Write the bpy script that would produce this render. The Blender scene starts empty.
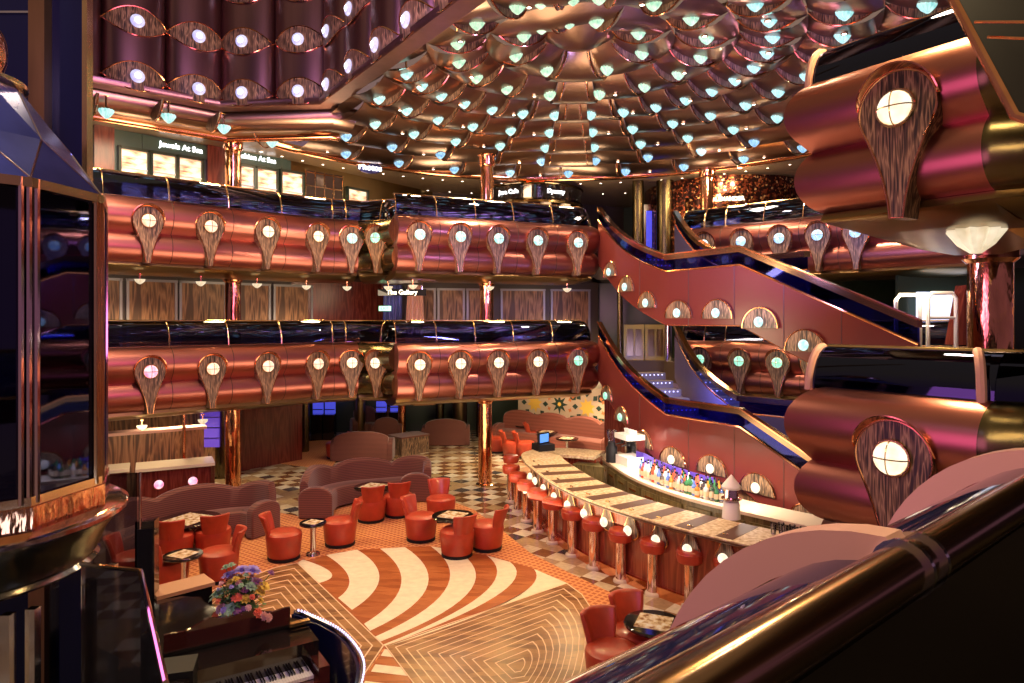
import bpy, bmesh, math, random
from mathutils import Vector, Matrix
random.seed(7)
PI = math.pi
sc = bpy.context.scene
C = sc.collection
F = 683.0; EYE = 3.9; HY = 321.0

# ------------------------------------------------------------------ camera, world, exposure
cam_d = bpy.data.cameras.new('camera'); cam = bpy.data.objects.new('camera', cam_d); C.objects.link(cam)
cam.location = (0, 0, EYE); cam.rotation_euler = (PI/2, 0, 0)
cam_d.sensor_width = 36; cam_d.lens = F/1024*36; cam_d.shift_y = -(341.5-HY)/1024
cam_d.clip_start = 0.05; cam_d.clip_end = 200
sc.camera = cam
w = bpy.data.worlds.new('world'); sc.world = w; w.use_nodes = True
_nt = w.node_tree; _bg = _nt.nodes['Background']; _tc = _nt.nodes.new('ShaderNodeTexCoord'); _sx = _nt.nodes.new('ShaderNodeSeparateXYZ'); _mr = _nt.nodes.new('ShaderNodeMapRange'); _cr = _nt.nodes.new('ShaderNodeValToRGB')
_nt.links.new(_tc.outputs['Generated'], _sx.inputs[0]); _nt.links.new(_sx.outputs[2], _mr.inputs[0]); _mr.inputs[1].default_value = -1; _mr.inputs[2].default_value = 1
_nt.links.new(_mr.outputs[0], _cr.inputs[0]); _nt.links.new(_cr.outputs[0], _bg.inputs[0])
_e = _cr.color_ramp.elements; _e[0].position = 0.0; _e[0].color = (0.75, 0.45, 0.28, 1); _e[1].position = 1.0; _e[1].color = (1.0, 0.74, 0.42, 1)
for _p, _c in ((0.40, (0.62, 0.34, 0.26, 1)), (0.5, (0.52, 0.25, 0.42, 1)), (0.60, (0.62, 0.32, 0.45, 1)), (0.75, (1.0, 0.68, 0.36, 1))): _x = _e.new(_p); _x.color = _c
_bg.inputs[1].default_value = 0.23  # made-up surroundings: gold above, purple level, brown below, to tint metal reflections
sc.view_settings.view_transform = 'Standard'; sc.view_settings.look = 'None'
sc.view_settings.gamma = 1; sc.view_settings.use_curve_mapping = False
sc.view_settings.exposure = 0.2

def lamp(kind, loc, power, col, size=0.1, target=None, angle=None, blend=0.6, sy=None):
    d = bpy.data.lights.new('light', kind); d.energy = power; d.color = col
    o = bpy.data.objects.new('light', d); C.objects.link(o); o.location = loc
    if kind == 'AREA':
        d.size = size
        if sy: d.shape = 'RECTANGLE'; d.size_y = sy
    else: d.shadow_soft_size = size
    if kind == 'SPOT': d.spot_size = angle or 1.6; d.spot_blend = blend
    if target is not None:
        o.rotation_euler = (Vector(target)-Vector(loc)).to_track_quat('-Z', 'Y').to_euler()
    elif kind != 'POINT': o.rotation_euler = (0, 0, 0)
    return o
WARM = (1, 0.77, 0.47); WHITE = (1, 0.88, 0.72); PURP = (0.62, 0.25, 1.0); MAG = (1.0, 0.28, 0.6); BLUE = (0.3, 0.35, 1)
# downlights of the atrium ceiling (pools on floor and balcony tops), then added gold spots
for (x, y, z, p) in [(-4.5, 14.3, 8.0, 450), (0, 15.2, 8.2, 420), (3.6, 14.5, 8.2, 320), (6.3, 14.0, 8.0, 260), (-7, 11.3, 8.0, 430),
                     (3.0, 8.5, 8.8, 260), (-1.3, 10.3, 9.5, 760), (-4.5, 9.6, 9.5, 520), (1.5, 12.0, 9.2, 420), (4.2, 5.4, 8.4, 260)]:
    lamp('SPOT', (x, y, z), p*1.6, WARM, 0.12, angle=2.1)
for (x, y, z, p) in [(-8.2, 13.2, 7.6, 70), (-6.4, 14.8, 7.6, 70), (-4.6, 16.4, 7.6, 70), (-2.2, 15.9, 7.7, 80), (-0.2, 16.8, 7.7, 80), (1.7, 17.6, 7.7, 80), (5.6, 17.6, 7.6, 60), (7.6, 15.6, 7.6, 60),
                     (-8.0, 13.0, 4.72, 45), (-6.2, 14.6, 4.72, 45), (-4.6, 16.1, 4.72, 45), (-2.1, 15.7, 4.72, 50), (-0.2, 16.5, 4.72, 50), (1.6, 17.3, 4.72, 50), (5.4, 17.2, 4.72, 35), (7.4, 15.4, 4.72, 35)]:
    lamp('SPOT', (x, y, z), p*3.4, (1, 0.66, 0.26), 0.22, angle=2.6)  # added gold spots over the decks to brighten the balcony tube tops
lamp('SPOT', (3.7, 6.2, 7.9), 900, (1, 0.64, 0.24), 0.3, angle=2.4)
lamp('SPOT', (3.7, 6.1, 4.62), 170, (1, 0.70, 0.34), 0.12, angle=2.6)  # added pair, gilding the near balcony tubes from over the deck
# added colour and fill lamps without fixtures, tinting fascias, ceiling and void walls
lamp('AREA', (-1.5, 7.0, 5.0), 120, (0.85, 0.22, 0.65), 3.0, target=(-4, 15, 4.2))
lamp('AREA', (3.0, 10.0, 5.2), 260, (0.42, 0.35, 1), 1.2, target=(5.0, 14.0, 8.6))
lamp('AREA', (-3.0, 12.5, 5.0), 130, WARM, 1.5, target=(-2.0, 14.5, 8.4))
lamp('AREA', (-3.0, 7.5, 8.6), 110, (0.7, 0.35, 1), 2.0, target=(-6, 15, 10.5))
lamp('AREA', (-2.0, 6.5, 7.0), 130, WARM, 2.0, target=(-4.5, 14, 10))
lamp('AREA', (-2.0, 3.2, 3.6), 60, (0.9, 0.25, 0.75), 2.8, target=(3.2, 5.6, 4.0))
lamp('SPOT', (2.4, 4.2, 8.4), 150, (1, 0.74, 0.4), 0.25, target=(3.1, 5.4, 5.8), angle=1.6)
lamp('SPOT', (1.4, 2.6, 5.2), 60, (1, 0.70, 0.4), 0.2, target=(3.0, 5.4, 3.2), angle=1.5)
lamp('AREA', (-0.4, 1.6, 5.4), 42, WARM, 0.6, target=(0.9, 1.4, 3.4))
# added warm uplight for the domed ceiling, and lamps under the decks
lamp('AREA', (-1.0, 11.0, 1.2), 300, WARM, 5, target=(0.5, 12.5, 9))
lamp('AREA', (4.8, 16, 8.1), 120, WARM, 1.0, target=(4.8, 18, 6))
for (x, y, z, p) in [(-7.4, 15.2, 2.1, 130), (-3.0, 17.5, 2.1, 80), (0.5, 18.5, 2.1, 170), (3, 19.5, 2.1, 170),
                     (-8.0, 15.0, 4.85, 120), (-5.2, 17.6, 4.85, 130), (-1.5, 17.4, 4.85, 130), (1.5, 18.6, 4.85, 130), (6.5, 17.5, 4.85, 80),
                     (-8.3, 14.8, 7.7, 110), (-5.0, 18, 7.7, 110), (0, 20.5, 7.7, 110), (4.5, 20, 7.7, 90), (8, 17, 7.7, 80), (9.0, 10.0, 4.8, 90)]:
    lamp('SPOT', (x, y, z), p*2.0, WARM, 0.1, angle=2.5)

for (a, b, p) in [((-7.5, 14.2, 4.6), (-9.5, 16.2, 3.8), 13), ((-5.2, 16.2, 4.6), (-7.0, 18.3, 3.8), 15), ((-1.6, 17.2, 4.7), (-1.8, 20, 3.6), 9), ((1.4, 17.8, 4.7), (1.0, 20.5, 3.6), 9), ((-3.2, 17.0, 4.6), (-3.6, 19.5, 3.6), 24),
                  ((-7.2, 13.4, 7.7), (-8.6, 15, 6.8), 18), ((-4.8, 15.8, 7.7), (-6.5, 17.2, 6.8), 18), ((0.0, 17.5, 7.7), (0.6, 20.5, 7), 40), ((5.2, 18.3, 7.7), (6.5, 21, 7), 30), ((6.0, 10.5, 4.6), (8.5, 14.0, 3.6), 30),
                  ((-7.0, 13.0, 2.1), (-8.5, 15.5, 1.0), 34), ((-4.5, 19.5, 2.1), (-5.5, 23, 0.8), 14), ((-0.5, 19.0, 2.1), (-1, 24, 0.8), 50)]:
    lamp('AREA', a, p, WARM, 0.8, target=b)  # added wall washers that brighten the walls behind the decks, no fixtures
for (x, y, p) in [(-8.0, 14.4, 14), (-4.5, 17.6, 16), (-1.5, 18.6, 22), (1.8, 19.2, 22), (5.2, 18.8, 20), (8.3, 15.6, 14)]:
    lamp('AREA', (x, y, 6.5), p, WARM, 0.8, target=(x, y+0.3, 9))  # added uplights brightening the flat upper ceiling
# ------------------------------------------------------------------ materials
MATS = {}
def nm(name):
    m = bpy.data.materials.new(name); m.use_nodes = True; MATS[name] = m
    nt = m.node_tree; return m, nt, nt.nodes['Principled BSDF']
def lin(c):
    return tuple(((v/12.92) if v <= 0.04045 else ((v+0.055)/1.055)**2.4) for v in c)
def simple(name, col, rough=0.5, metal=0.0, emit=None, es=0, coat=0, spec=0.5):
    m, nt, b = nm(name)
    b.inputs['Base Color'].default_value = (*col, 1); b.inputs['Roughness'].default_value = rough
    b.inputs['Metallic'].default_value = metal; b.inputs['Coat Weight'].default_value = coat; b.inputs['Coat Roughness'].default_value = 0.22 if 'red' in name else 0.05
    b.inputs['Specular IOR Level'].default_value = spec
    if emit: b.inputs['Emission Color'].default_value = (*emit, 1); b.inputs['Emission Strength'].default_value = es
    return m
def mapping(nt, scale, coord='Object', rot=(0, 0, 0)):
    tc = nt.nodes.new('ShaderNodeTexCoord'); mp = nt.nodes.new('ShaderNodeMapping')
    mp.inputs['Scale'].default_value = scale; mp.inputs['Rotation'].default_value = rot
    nt.links.new(tc.outputs[coord], mp.inputs[0]); return mp
def noise(nt, mp, scale, detail=3):
    n = nt.nodes.new('ShaderNodeTexNoise'); n.inputs['Scale'].default_value = scale; n.inputs['Detail'].default_value = detail
    nt.links.new(mp.outputs[0], n.inputs['Vector']); return n
def ramp(nt, src, stops, interp='LINEAR'):
    r = nt.nodes.new('ShaderNodeValToRGB'); r.color_ramp.interpolation = interp
    el = r.color_ramp.elements
    while len(el) < len(stops): el.new(0.5)
    for e, (p, c) in zip(el, stops): e.position = p; e.color = (*c, 1)
    nt.links.new(src, r.inputs[0]); return r
def noisy_metal(name, col, rough, var=0.12, sc_=(1, 1, 1), nscale=3.0, metal=1.0, aniso=0, bump=0):
    m, nt, b = nm(name)
    mp = mapping(nt, sc_); n = noise(nt, mp, nscale)
    c1 = tuple(v*(1-var) for v in col); c2 = tuple(min(1, v*(1+var)) for v in col)
    r = ramp(nt, n.outputs[0], [(0.3, c1), (0.7, c2)])
    nt.links.new(r.outputs[0], b.inputs['Base Color'])
    b.inputs['Roughness'].default_value = rough; b.inputs['Metallic'].default_value = metal
    b.inputs['Anisotropic'].default_value = aniso
    if bump:
        bp = nt.nodes.new('ShaderNodeBump'); bp.inputs['Strength'].default_value = bump; bp.inputs['Distance'].default_value = 0.02
        nt.links.new(n.outputs[0], bp.inputs['Height']); nt.links.new(bp.outputs[0], b.inputs['Normal'])
    return m
def zebra(name, c_d, c_m, c_l, scale=9, rough=0.3, coat=0.3):
    m, nt, b = nm(name)
    mp = mapping(nt, (1, 1, 0.12)); n = noise(nt, mp, 2.2, 2)
    mp2 = mapping(nt, (scale, scale, scale*0.10))
    mix = nt.nodes.new('ShaderNodeVectorMath'); mix.operation = 'MULTIPLY_ADD'
    nt.links.new(n.outputs['Color'], mix.inputs[0]); mix.inputs[1].default_value = (2.4, 2.4, 2.4); nt.links.new(mp2.outputs[0], mix.inputs[2])
    n2 = nt.nodes.new('ShaderNodeTexNoise'); n2.inputs['Scale'].default_value = 2.6; n2.inputs['Detail'].default_value = 1.5
    nt.links.new(mix.outputs[0], n2.inputs['Vector'])
    r = ramp(nt, n2.outputs[0], [(0.36, c_d), (0.46, c_m), (0.52, c_l), (0.57, c_m), (0.66, c_d)])
    nt.links.new(r.outputs[0], b.inputs['Base Color']); b.inputs['Roughness'].default_value = rough; b.inputs['Coat Weight'].default_value = coat*0.6; b.inputs['Coat Roughness'].default_value = 0.25
    return m

noisy_metal('maroon_metal', (0.40, 0.145, 0.12), 0.33, 0.06, nscale=1.2)
noisy_metal('fluted_metal', (0.31, 0.175, 0.17), 0.33, 0.10, (3, 3, 0.15), 2)
noisy_metal('ceiling_bronze', (0.30, 0.19, 0.145), 0.28, 0.15, nscale=1.0)
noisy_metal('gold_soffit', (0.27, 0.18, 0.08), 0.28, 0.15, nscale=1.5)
noisy_metal('copper', (0.85, 0.38, 0.20), 0.14, 0.1, nscale=6)
noisy_metal('hammered_copper', (0.82, 0.40, 0.20), 0.10, 0.2, (1, 1, 0.25), 9, bump=0.8)
noisy_metal('gold', (0.80, 0.55, 0.28), 0.18, 0.1)
noisy_metal('chrome', (0.72, 0.72, 0.76), 0.12, 0.05)
noisy_metal('rose_chrome', (0.80, 0.62, 0.60), 0.10, 0.05)
noisy_metal('olive_metal', (0.15, 0.115, 0.055), 0.27, 0.1)
noisy_metal('dark_bronze_rail', (0.36, 0.22, 0.14), 0.17, 0.1)
simple('downlight', (1, 1, 1), emit=(1, 0.88, 0.72), es=7)
def lampmat(name, c1, c2, s):
    m, nt, b = nm(name)
    mp = mapping(nt, (1, 1, 1)); n = noise(nt, mp, 9, 2)
    r = ramp(nt, n.outputs[0], [(0.35, c1), (0.65, c2)])
    b.inputs['Base Color'].default_value = (*[v*0.25 for v in c2], 1); b.inputs['Roughness'].default_value = 0.3; b.inputs['Specular IOR Level'].default_value = 0.2
    nt.links.new(r.outputs[0], b.inputs['Emission Color']); b.inputs['Emission Strength'].default_value = s
    return m
lampmat('lamp_cyan', (0.22, 0.62, 0.60), (0.62, 0.95, 0.86), 0.95)
lampmat('lamp_blue', (0.12, 0.36, 0.70), (0.50, 0.85, 1.0), 0.9)
lampmat('lamp_green', (0.25, 0.62, 0.40), (0.70, 0.95, 0.66), 0.95)
lampmat('lamp_cream', (0.70, 0.56, 0.34), (1.0, 0.86, 0.62), 0.85)
lampmat('globe_cream', (1.0, 0.78, 0.48), (1.0, 0.93, 0.75), 1.15)
lampmat('globe_peach', (1.0, 0.55, 0.32), (1.0, 0.8, 0.62), 1.15)
lampmat('globe_pink', (1.0, 0.22, 0.42), (1.0, 0.66, 0.72), 1.25)
lampmat('globe_green', (0.12, 0.62, 0.42), (0.55, 0.95, 0.74), 1.1)
lampmat('globe_teal', (0.20, 0.62, 0.62), (0.72, 1.0, 0.95), 1.1)
lampmat('globe_blue', (0.16, 0.42, 0.85), (0.66, 0.92, 1.0), 1.2)
lampmat('globe_violet', (0.45, 0.42, 1.0), (0.85, 0.85, 1.0), 0.8)
simple('glow_white', (1, 1, 1), emit=(1, 0.95, 0.85), es=5)
simple('glow_warmwhite', (1, 1, 1), emit=(1, 0.87, 0.62), es=9)
simple('glow_violetwhite', (1, 1, 1), emit=(0.86, 0.84, 1), es=3)
simple('glow_pale', (1, 1, 1), emit=(0.75, 1, 0.95), es=4)
simple('led_blue', (1, 1, 1), emit=(0.5, 0.55, 1), es=1.8)
simple('neon_blue', (0.1, 0.1, 1), emit=(0.08, 0.10, 0.9), es=0.5)
simple('neon_violet', (0.04, 0.02, 0.2), emit=(0.2, 0.08, 0.8), es=0.35)
simple('window_glow', (1, 1, 1), emit=(0.62, 0.74, 0.95), es=1.1)
simple('screen_blue', (0.1, 0.3, 0.8), emit=(0.08, 0.28, 0.75), es=0.9)
simple('exit_green', (0.1, 0.6, 0.4), emit=(0.4, 0.95, 0.7), es=1.4)
simple('sign_white', (1, 1, 1), emit=(0.95, 0.98, 1), es=3.0)
simple('sign_gold', (1, 1, 1), emit=(1, 0.86, 0.6), es=3.0)
zebra('zebra_wood', (0.03, 0.018, 0.012), (0.155, 0.085, 0.048), (0.40, 0.25, 0.14), 14, coat=0.1, rough=0.4)
zebra('zebra_panel', (0.10, 0.045, 0.020), (0.26, 0.12, 0.05), (0.38, 0.19, 0.085), 3.5, coat=0, rough=0.5)
zebra('red_wood', (0.17, 0.032, 0.014), (0.27, 0.055, 0.022), (0.36, 0.09, 0.035), 3.5, rough=0.2, coat=0.6)
zebra('maroon_wood', (0.11, 0.018, 0.012), (0.16, 0.028, 0.018), (0.20, 0.04, 0.025), 4, rough=0.22, coat=0.6)
zebra('cabinet_wood', (0.075, 0.06, 0.02), (0.12, 0.10, 0.04), (0.16, 0.13, 0.055), 4, rough=0.3)
simple('black_gloss', (0.008, 0.006, 0.006), 0.08, coat=1)
simple('black_matte', (0.010, 0.010, 0.012), 0.5, spec=0.25)
simple('piano_brown', (0.06, 0.012, 0.010), 0.10, coat=1)
simple('cream_stone', (0.62, 0.52, 0.38), 0.15)
simple('ivory', (0.75, 0.70, 0.60), 0.2)
simple('dark_green', (0.03, 0.045, 0.025), 0.3)
simple('shop_green', (0.06, 0.10, 0.075), 0.3)
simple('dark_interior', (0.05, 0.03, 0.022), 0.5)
simple('rib_pink', (0.62, 0.34, 0.28), 0.35)
simple('paper', (0.8, 0.7, 0.5), 0.5)
simple('coat_white', (0.75, 0.72, 0.7), 0.35)
simple('olive_dark', (0.014, 0.012, 0.010), 0.5, spec=0.2); simple('tan_wall', (0.36, 0.15, 0.05), 0.35)
simple('frame_silver', (0.30, 0.28, 0.29), 0.45, metal=0.5)
simple('ceiling_brown', (0.26, 0.175, 0.10), 0.35, metal=0.3)
simple('bar_edge', (0.12, 0.055, 0.03), 0.3)
simple('step_dark', (0.15, 0.125, 0.12), 0.5)
def leather(name, c):
    m, nt, b = nm(name)
    mp = mapping(nt, (1, 1, 1)); n = noise(nt, mp, 5, 3)
    r = ramp(nt, n.outputs[0], [(0.3, tuple(v*0.8 for v in c)), (0.7, tuple(v*1.15 for v in c))])
    nt.links.new(r.outputs[0], b.inputs['Base Color']); b.inputs['Roughness'].default_value = 0.36; b.inputs['Coat Weight'].default_value = 0.15
    n2 = noise(nt, mp, 120, 2); bp = nt.nodes.new('ShaderNodeBump'); bp.inputs['Strength'].default_value = 0.15; bp.inputs['Distance'].default_value = 0.004
    nt.links.new(n2.outputs[0], bp.inputs['Height']); nt.links.new(bp.outputs[0], b.inputs['Normal'])
leather('red_leather', (0.43, 0.050, 0.020))
def stripes_mat(name, c1, c2, scale):
    m, nt, b = nm(name)
    mp = mapping(nt, (0.02, 0.02, 1)); wv = nt.nodes.new('ShaderNodeTexWave'); wv.wave_type = 'BANDS'; wv.bands_direction = 'Z'
    wv.inputs['Scale'].default_value = scale; wv.inputs['Distortion'].default_value = 0.4
    nt.links.new(mp.outputs[0], wv.inputs['Vector'])
    r = ramp(nt, wv.outputs[0], [(0.3, c1), (0.7, c2)])
    nt.links.new(r.outputs[0], b.inputs['Base Color']); b.inputs['Roughness'].default_value = 0.8
    b.inputs['Sheen Weight'].default_value = 0.3
stripes_mat('sofa_fabric', (0.095, 0.024, 0.016), (0.185, 0.058, 0.036), 9)
stripes_mat('banquette_fabric', (0.20, 0.045, 0.025), (0.24, 0.06, 0.035), 3)
def tinted_glass(name, tint, refl=0.5, base_mix=0.85, gl=(0.8, 0.8, 0.9)):
    m = bpy.data.materials.new(name); m.use_nodes = True; MATS[name] = m; nt = m.node_tree
    for n in list(nt.nodes):
        if n.type != 'OUTPUT_MATERIAL': nt.nodes.remove(n)
    out = [n for n in nt.nodes if n.type == 'OUTPUT_MATERIAL'][0]
    t = nt.nodes.new('ShaderNodeBsdfTransparent'); t.inputs[0].default_value = (*tint, 1)
    g = nt.nodes.new('ShaderNodeBsdfGlossy'); g.inputs['Color'].default_value = (*gl, 1); g.inputs['Roughness'].default_value = 0.03
    fr = nt.nodes.new('ShaderNodeFresnel'); fr.inputs[0].default_value = 1.9
    mx = nt.nodes.new('ShaderNodeMixShader'); ml = nt.nodes.new('ShaderNodeMath'); ml.operation = 'MULTIPLY'; ml.inputs[1].default_value = refl
    nt.links.new(fr.outputs[0], ml.inputs[0]); nt.links.new(ml.outputs[0], mx.inputs[0])
    nt.links.new(t.outputs[0], mx.inputs[1]); nt.links.new(g.outputs[0], mx.inputs[2])
    nt.links.new(mx.outputs[0], out.inputs[0])
tinted_glass('blue_glass', (0.10, 0.12, 0.34), 1.3, gl=(0.6, 0.68, 1.0))
tinted_glass('stair_glass', (0.12, 0.13, 0.5), 0.45, gl=(0.4, 0.45, 1.0))
tinted_glass('dark_glass', (0.02, 0.022, 0.08), 1.0, gl=(0.4, 0.45, 0.9))
tinted_glass('clear_glass', (0.55, 0.58, 0.66), 0.9)
tinted_glass('bottle_clear', (0.9, 0.92, 0.95), 0.9)
for nme, c in [('bottle_amber', (0.8, 0.30, 0.05)), ('bottle_green', (0.04, 0.20, 0.08)), ('bottle_red', (0.75, 0.10, 0.05)), ('bottle_blue', (0.15, 0.3, 0.85)), ('bottle_white', (0.9, 0.9, 0.85))]:
    simple(nme, c, 0.1, coat=0.6)
def dark_mirror(name, col, rough):
    simple(name, col, rough, metal=0.0, coat=0.0, spec=0.55)
dark_mirror('fore_glass', (0.010, 0.012, 0.05), 0.06)
dark_mirror('fore_inner', (0.022, 0.018, 0.010), 0.35)
dark_mirror('dark_mirror', (0.006, 0.009, 0.05), 0.08)
noisy_metal('blue_mirror', (0.13, 0.14, 0.34), 0.16, 0.3, nscale=1.5, metal=0.6)
# floors
def floor_mats():
    # marble checker: cream, brown and black tiles
    m, nt, b = nm('marble_tiles')
    mp = mapping(nt, (1/0.31, 1/0.31, 1), rot=(0, 0, math.radians(40)))
    ck = nt.nodes.new('ShaderNodeTexChecker'); ck.inputs['Scale'].default_value = 1.0
    nt.links.new(mp.outputs[0], ck.inputs[0]); ck.inputs[1].default_value = (1, 1, 1, 1); ck.inputs[2].default_value = (0, 0, 0, 1)
    fl = nt.nodes.new('ShaderNodeVectorMath'); fl.operation = 'FLOOR'; nt.links.new(mp.outputs[0], fl.inputs[0])
    wn = nt.nodes.new('ShaderNodeTexWhiteNoise'); wn.noise_dimensions = '2D'; nt.links.new(fl.outputs[0], wn.inputs['Vector'])
    light = ramp(nt, wn.outputs[0], [(0.0, (0.62, 0.50, 0.33)), (0.4, (0.74, 0.66, 0.50)), (0.75, (0.45, 0.31, 0.16))], 'CONSTANT')
    dark = ramp(nt, wn.outputs[0], [(0.0, (0.20, 0.085, 0.035)), (0.4, (0.42, 0.28, 0.16)), (0.76, (0.07, 0.065, 0.07)), (0.86, (0.30, 0.17, 0.08))], 'CONSTANT')
    mx = nt.nodes.new('ShaderNodeMix'); mx.data_type = 'RGBA'
    nt.links.new(ck.outputs['Fac'], mx.inputs[0]); nt.links.new(dark.outputs[0], mx.inputs[6]); nt.links.new(light.outputs[0], mx.inputs[7])
    n = noise(nt, mapping(nt, (1, 1, 1)), 14, 4); r = ramp(nt, n.outputs[0], [(0.3, (0.75, 0.75, 0.75)), (0.7, (1, 1, 1))])
    mm = nt.nodes.new('ShaderNodeMix'); mm.data_type = 'RGBA'; mm.blend_type = 'MULTIPLY'; mm.inputs[0].default_value = 1
    nt.links.new(mx.outputs[2], mm.inputs[6]); nt.links.new(r.outputs[0], mm.inputs[7])
    nt.links.new(mm.outputs[2], b.inputs['Base Color']); b.inputs['Roughness'].default_value = 0.12
    # carpet: orange with dark diamond grid
    m, nt, b = nm('carpet_orange')
    mp = mapping(nt, (1/0.095, 1/0.095, 1), rot=(0, 0, math.radians(38)))
    fr = nt.nodes.new('ShaderNodeVectorMath'); fr.operation = 'FRACTION'; nt.links.new(mp.outputs[0], fr.inputs[0])
    sb = nt.nodes.new('ShaderNodeVectorMath'); sb.operation = 'SUBTRACT'; sb.inputs[1].default_value = (0.5, 0.5, 0); nt.links.new(fr.outputs[0], sb.inputs[0])
    ab = nt.nodes.new('ShaderNodeVectorMath'); ab.operation = 'ABSOLUTE'; nt.links.new(sb.outputs[0], ab.inputs[0])
    sp = nt.nodes.new('ShaderNodeSeparateXYZ'); nt.links.new(ab.outputs[0], sp.inputs[0])
    mxn = nt.nodes.new('ShaderNodeMath'); mxn.operation = 'MAXIMUM'; nt.links.new(sp.outputs[0], mxn.inputs[0]); nt.links.new(sp.outputs[1], mxn.inputs[1])
    r = ramp(nt, mxn.outputs[0], [(0.0, (0.36, 0.09, 0.025)), (0.30, (0.44, 0.12, 0.035)), (0.38, (0.72, 0.33, 0.12)), (0.5, (0.60, 0.24, 0.08))])
    nt.links.new(r.outputs[0], b.inputs['Base Color']); b.inputs['Roughness'].default_value = 0.9
    # wood strips
    def planks(name, c1, c2, c3, ang, sx, sy):
        m, nt, b = nm(name)
        mp = mapping(nt, (sx, sy, 1), rot=(0, 0, ang))
        br = nt.nodes.new('ShaderNodeTexBrick'); br.offset = 0.37; br.inputs['Scale'].default_value = 1
        br.inputs['Mortar Size'].default_value = 0.004; br.inputs['Brick Width'].default_value = 1.0; br.inputs['Row Height'].default_value = 1.0
        br.inputs['Color1'].default_value = (*c1, 1); br.inputs['Color2'].default_value = (*c2, 1); br.inputs['Mortar'].default_value = (*c3, 1)
        nt.links.new(mp.outputs[0], br.inputs['Vector'])
        n = noise(nt, mapping(nt, (sx*2, sy*0.5, 1), rot=(0, 0, ang)), 3, 3); r = ramp(nt, n.outputs[0], [(0.3, (0.86, 0.86, 0.86)), (0.7, (1, 1, 1))])
        mm = nt.nodes.new('ShaderNodeMix'); mm.data_type = 'RGBA'; mm.blend_type = 'MULTIPLY'; mm.inputs[0].default_value = 1
        nt.links.new(br.outputs['Color'], mm.inputs[6]); nt.links.new(r.outputs[0], mm.inputs[7])
        nt.links.new(mm.outputs[2], b.inputs['Base Color']); b.inputs['Roughness'].default_value = 0.25
    planks('wood_red', (0.50, 0.16, 0.045), (0.32, 0.08, 0.022), (0.2, 0.04, 0.01), math.radians(-25), 1.4, 9)
    planks('wood_cream', (0.92, 0.82, 0.58), (0.89, 0.78, 0.54), (0.75, 0.6, 0.35), math.radians(-25), 1.4, 7)
    planks('wood_brown', (0.44, 0.23, 0.09), (0.17, 0.070, 0.025), (0.2, 0.08, 0.03), math.radians(35), 3.2, 12)
floor_mats()
simple('wood_line', (0.78, 0.54, 0.33), 0.3)
def M(n): return MATS[n]

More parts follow.
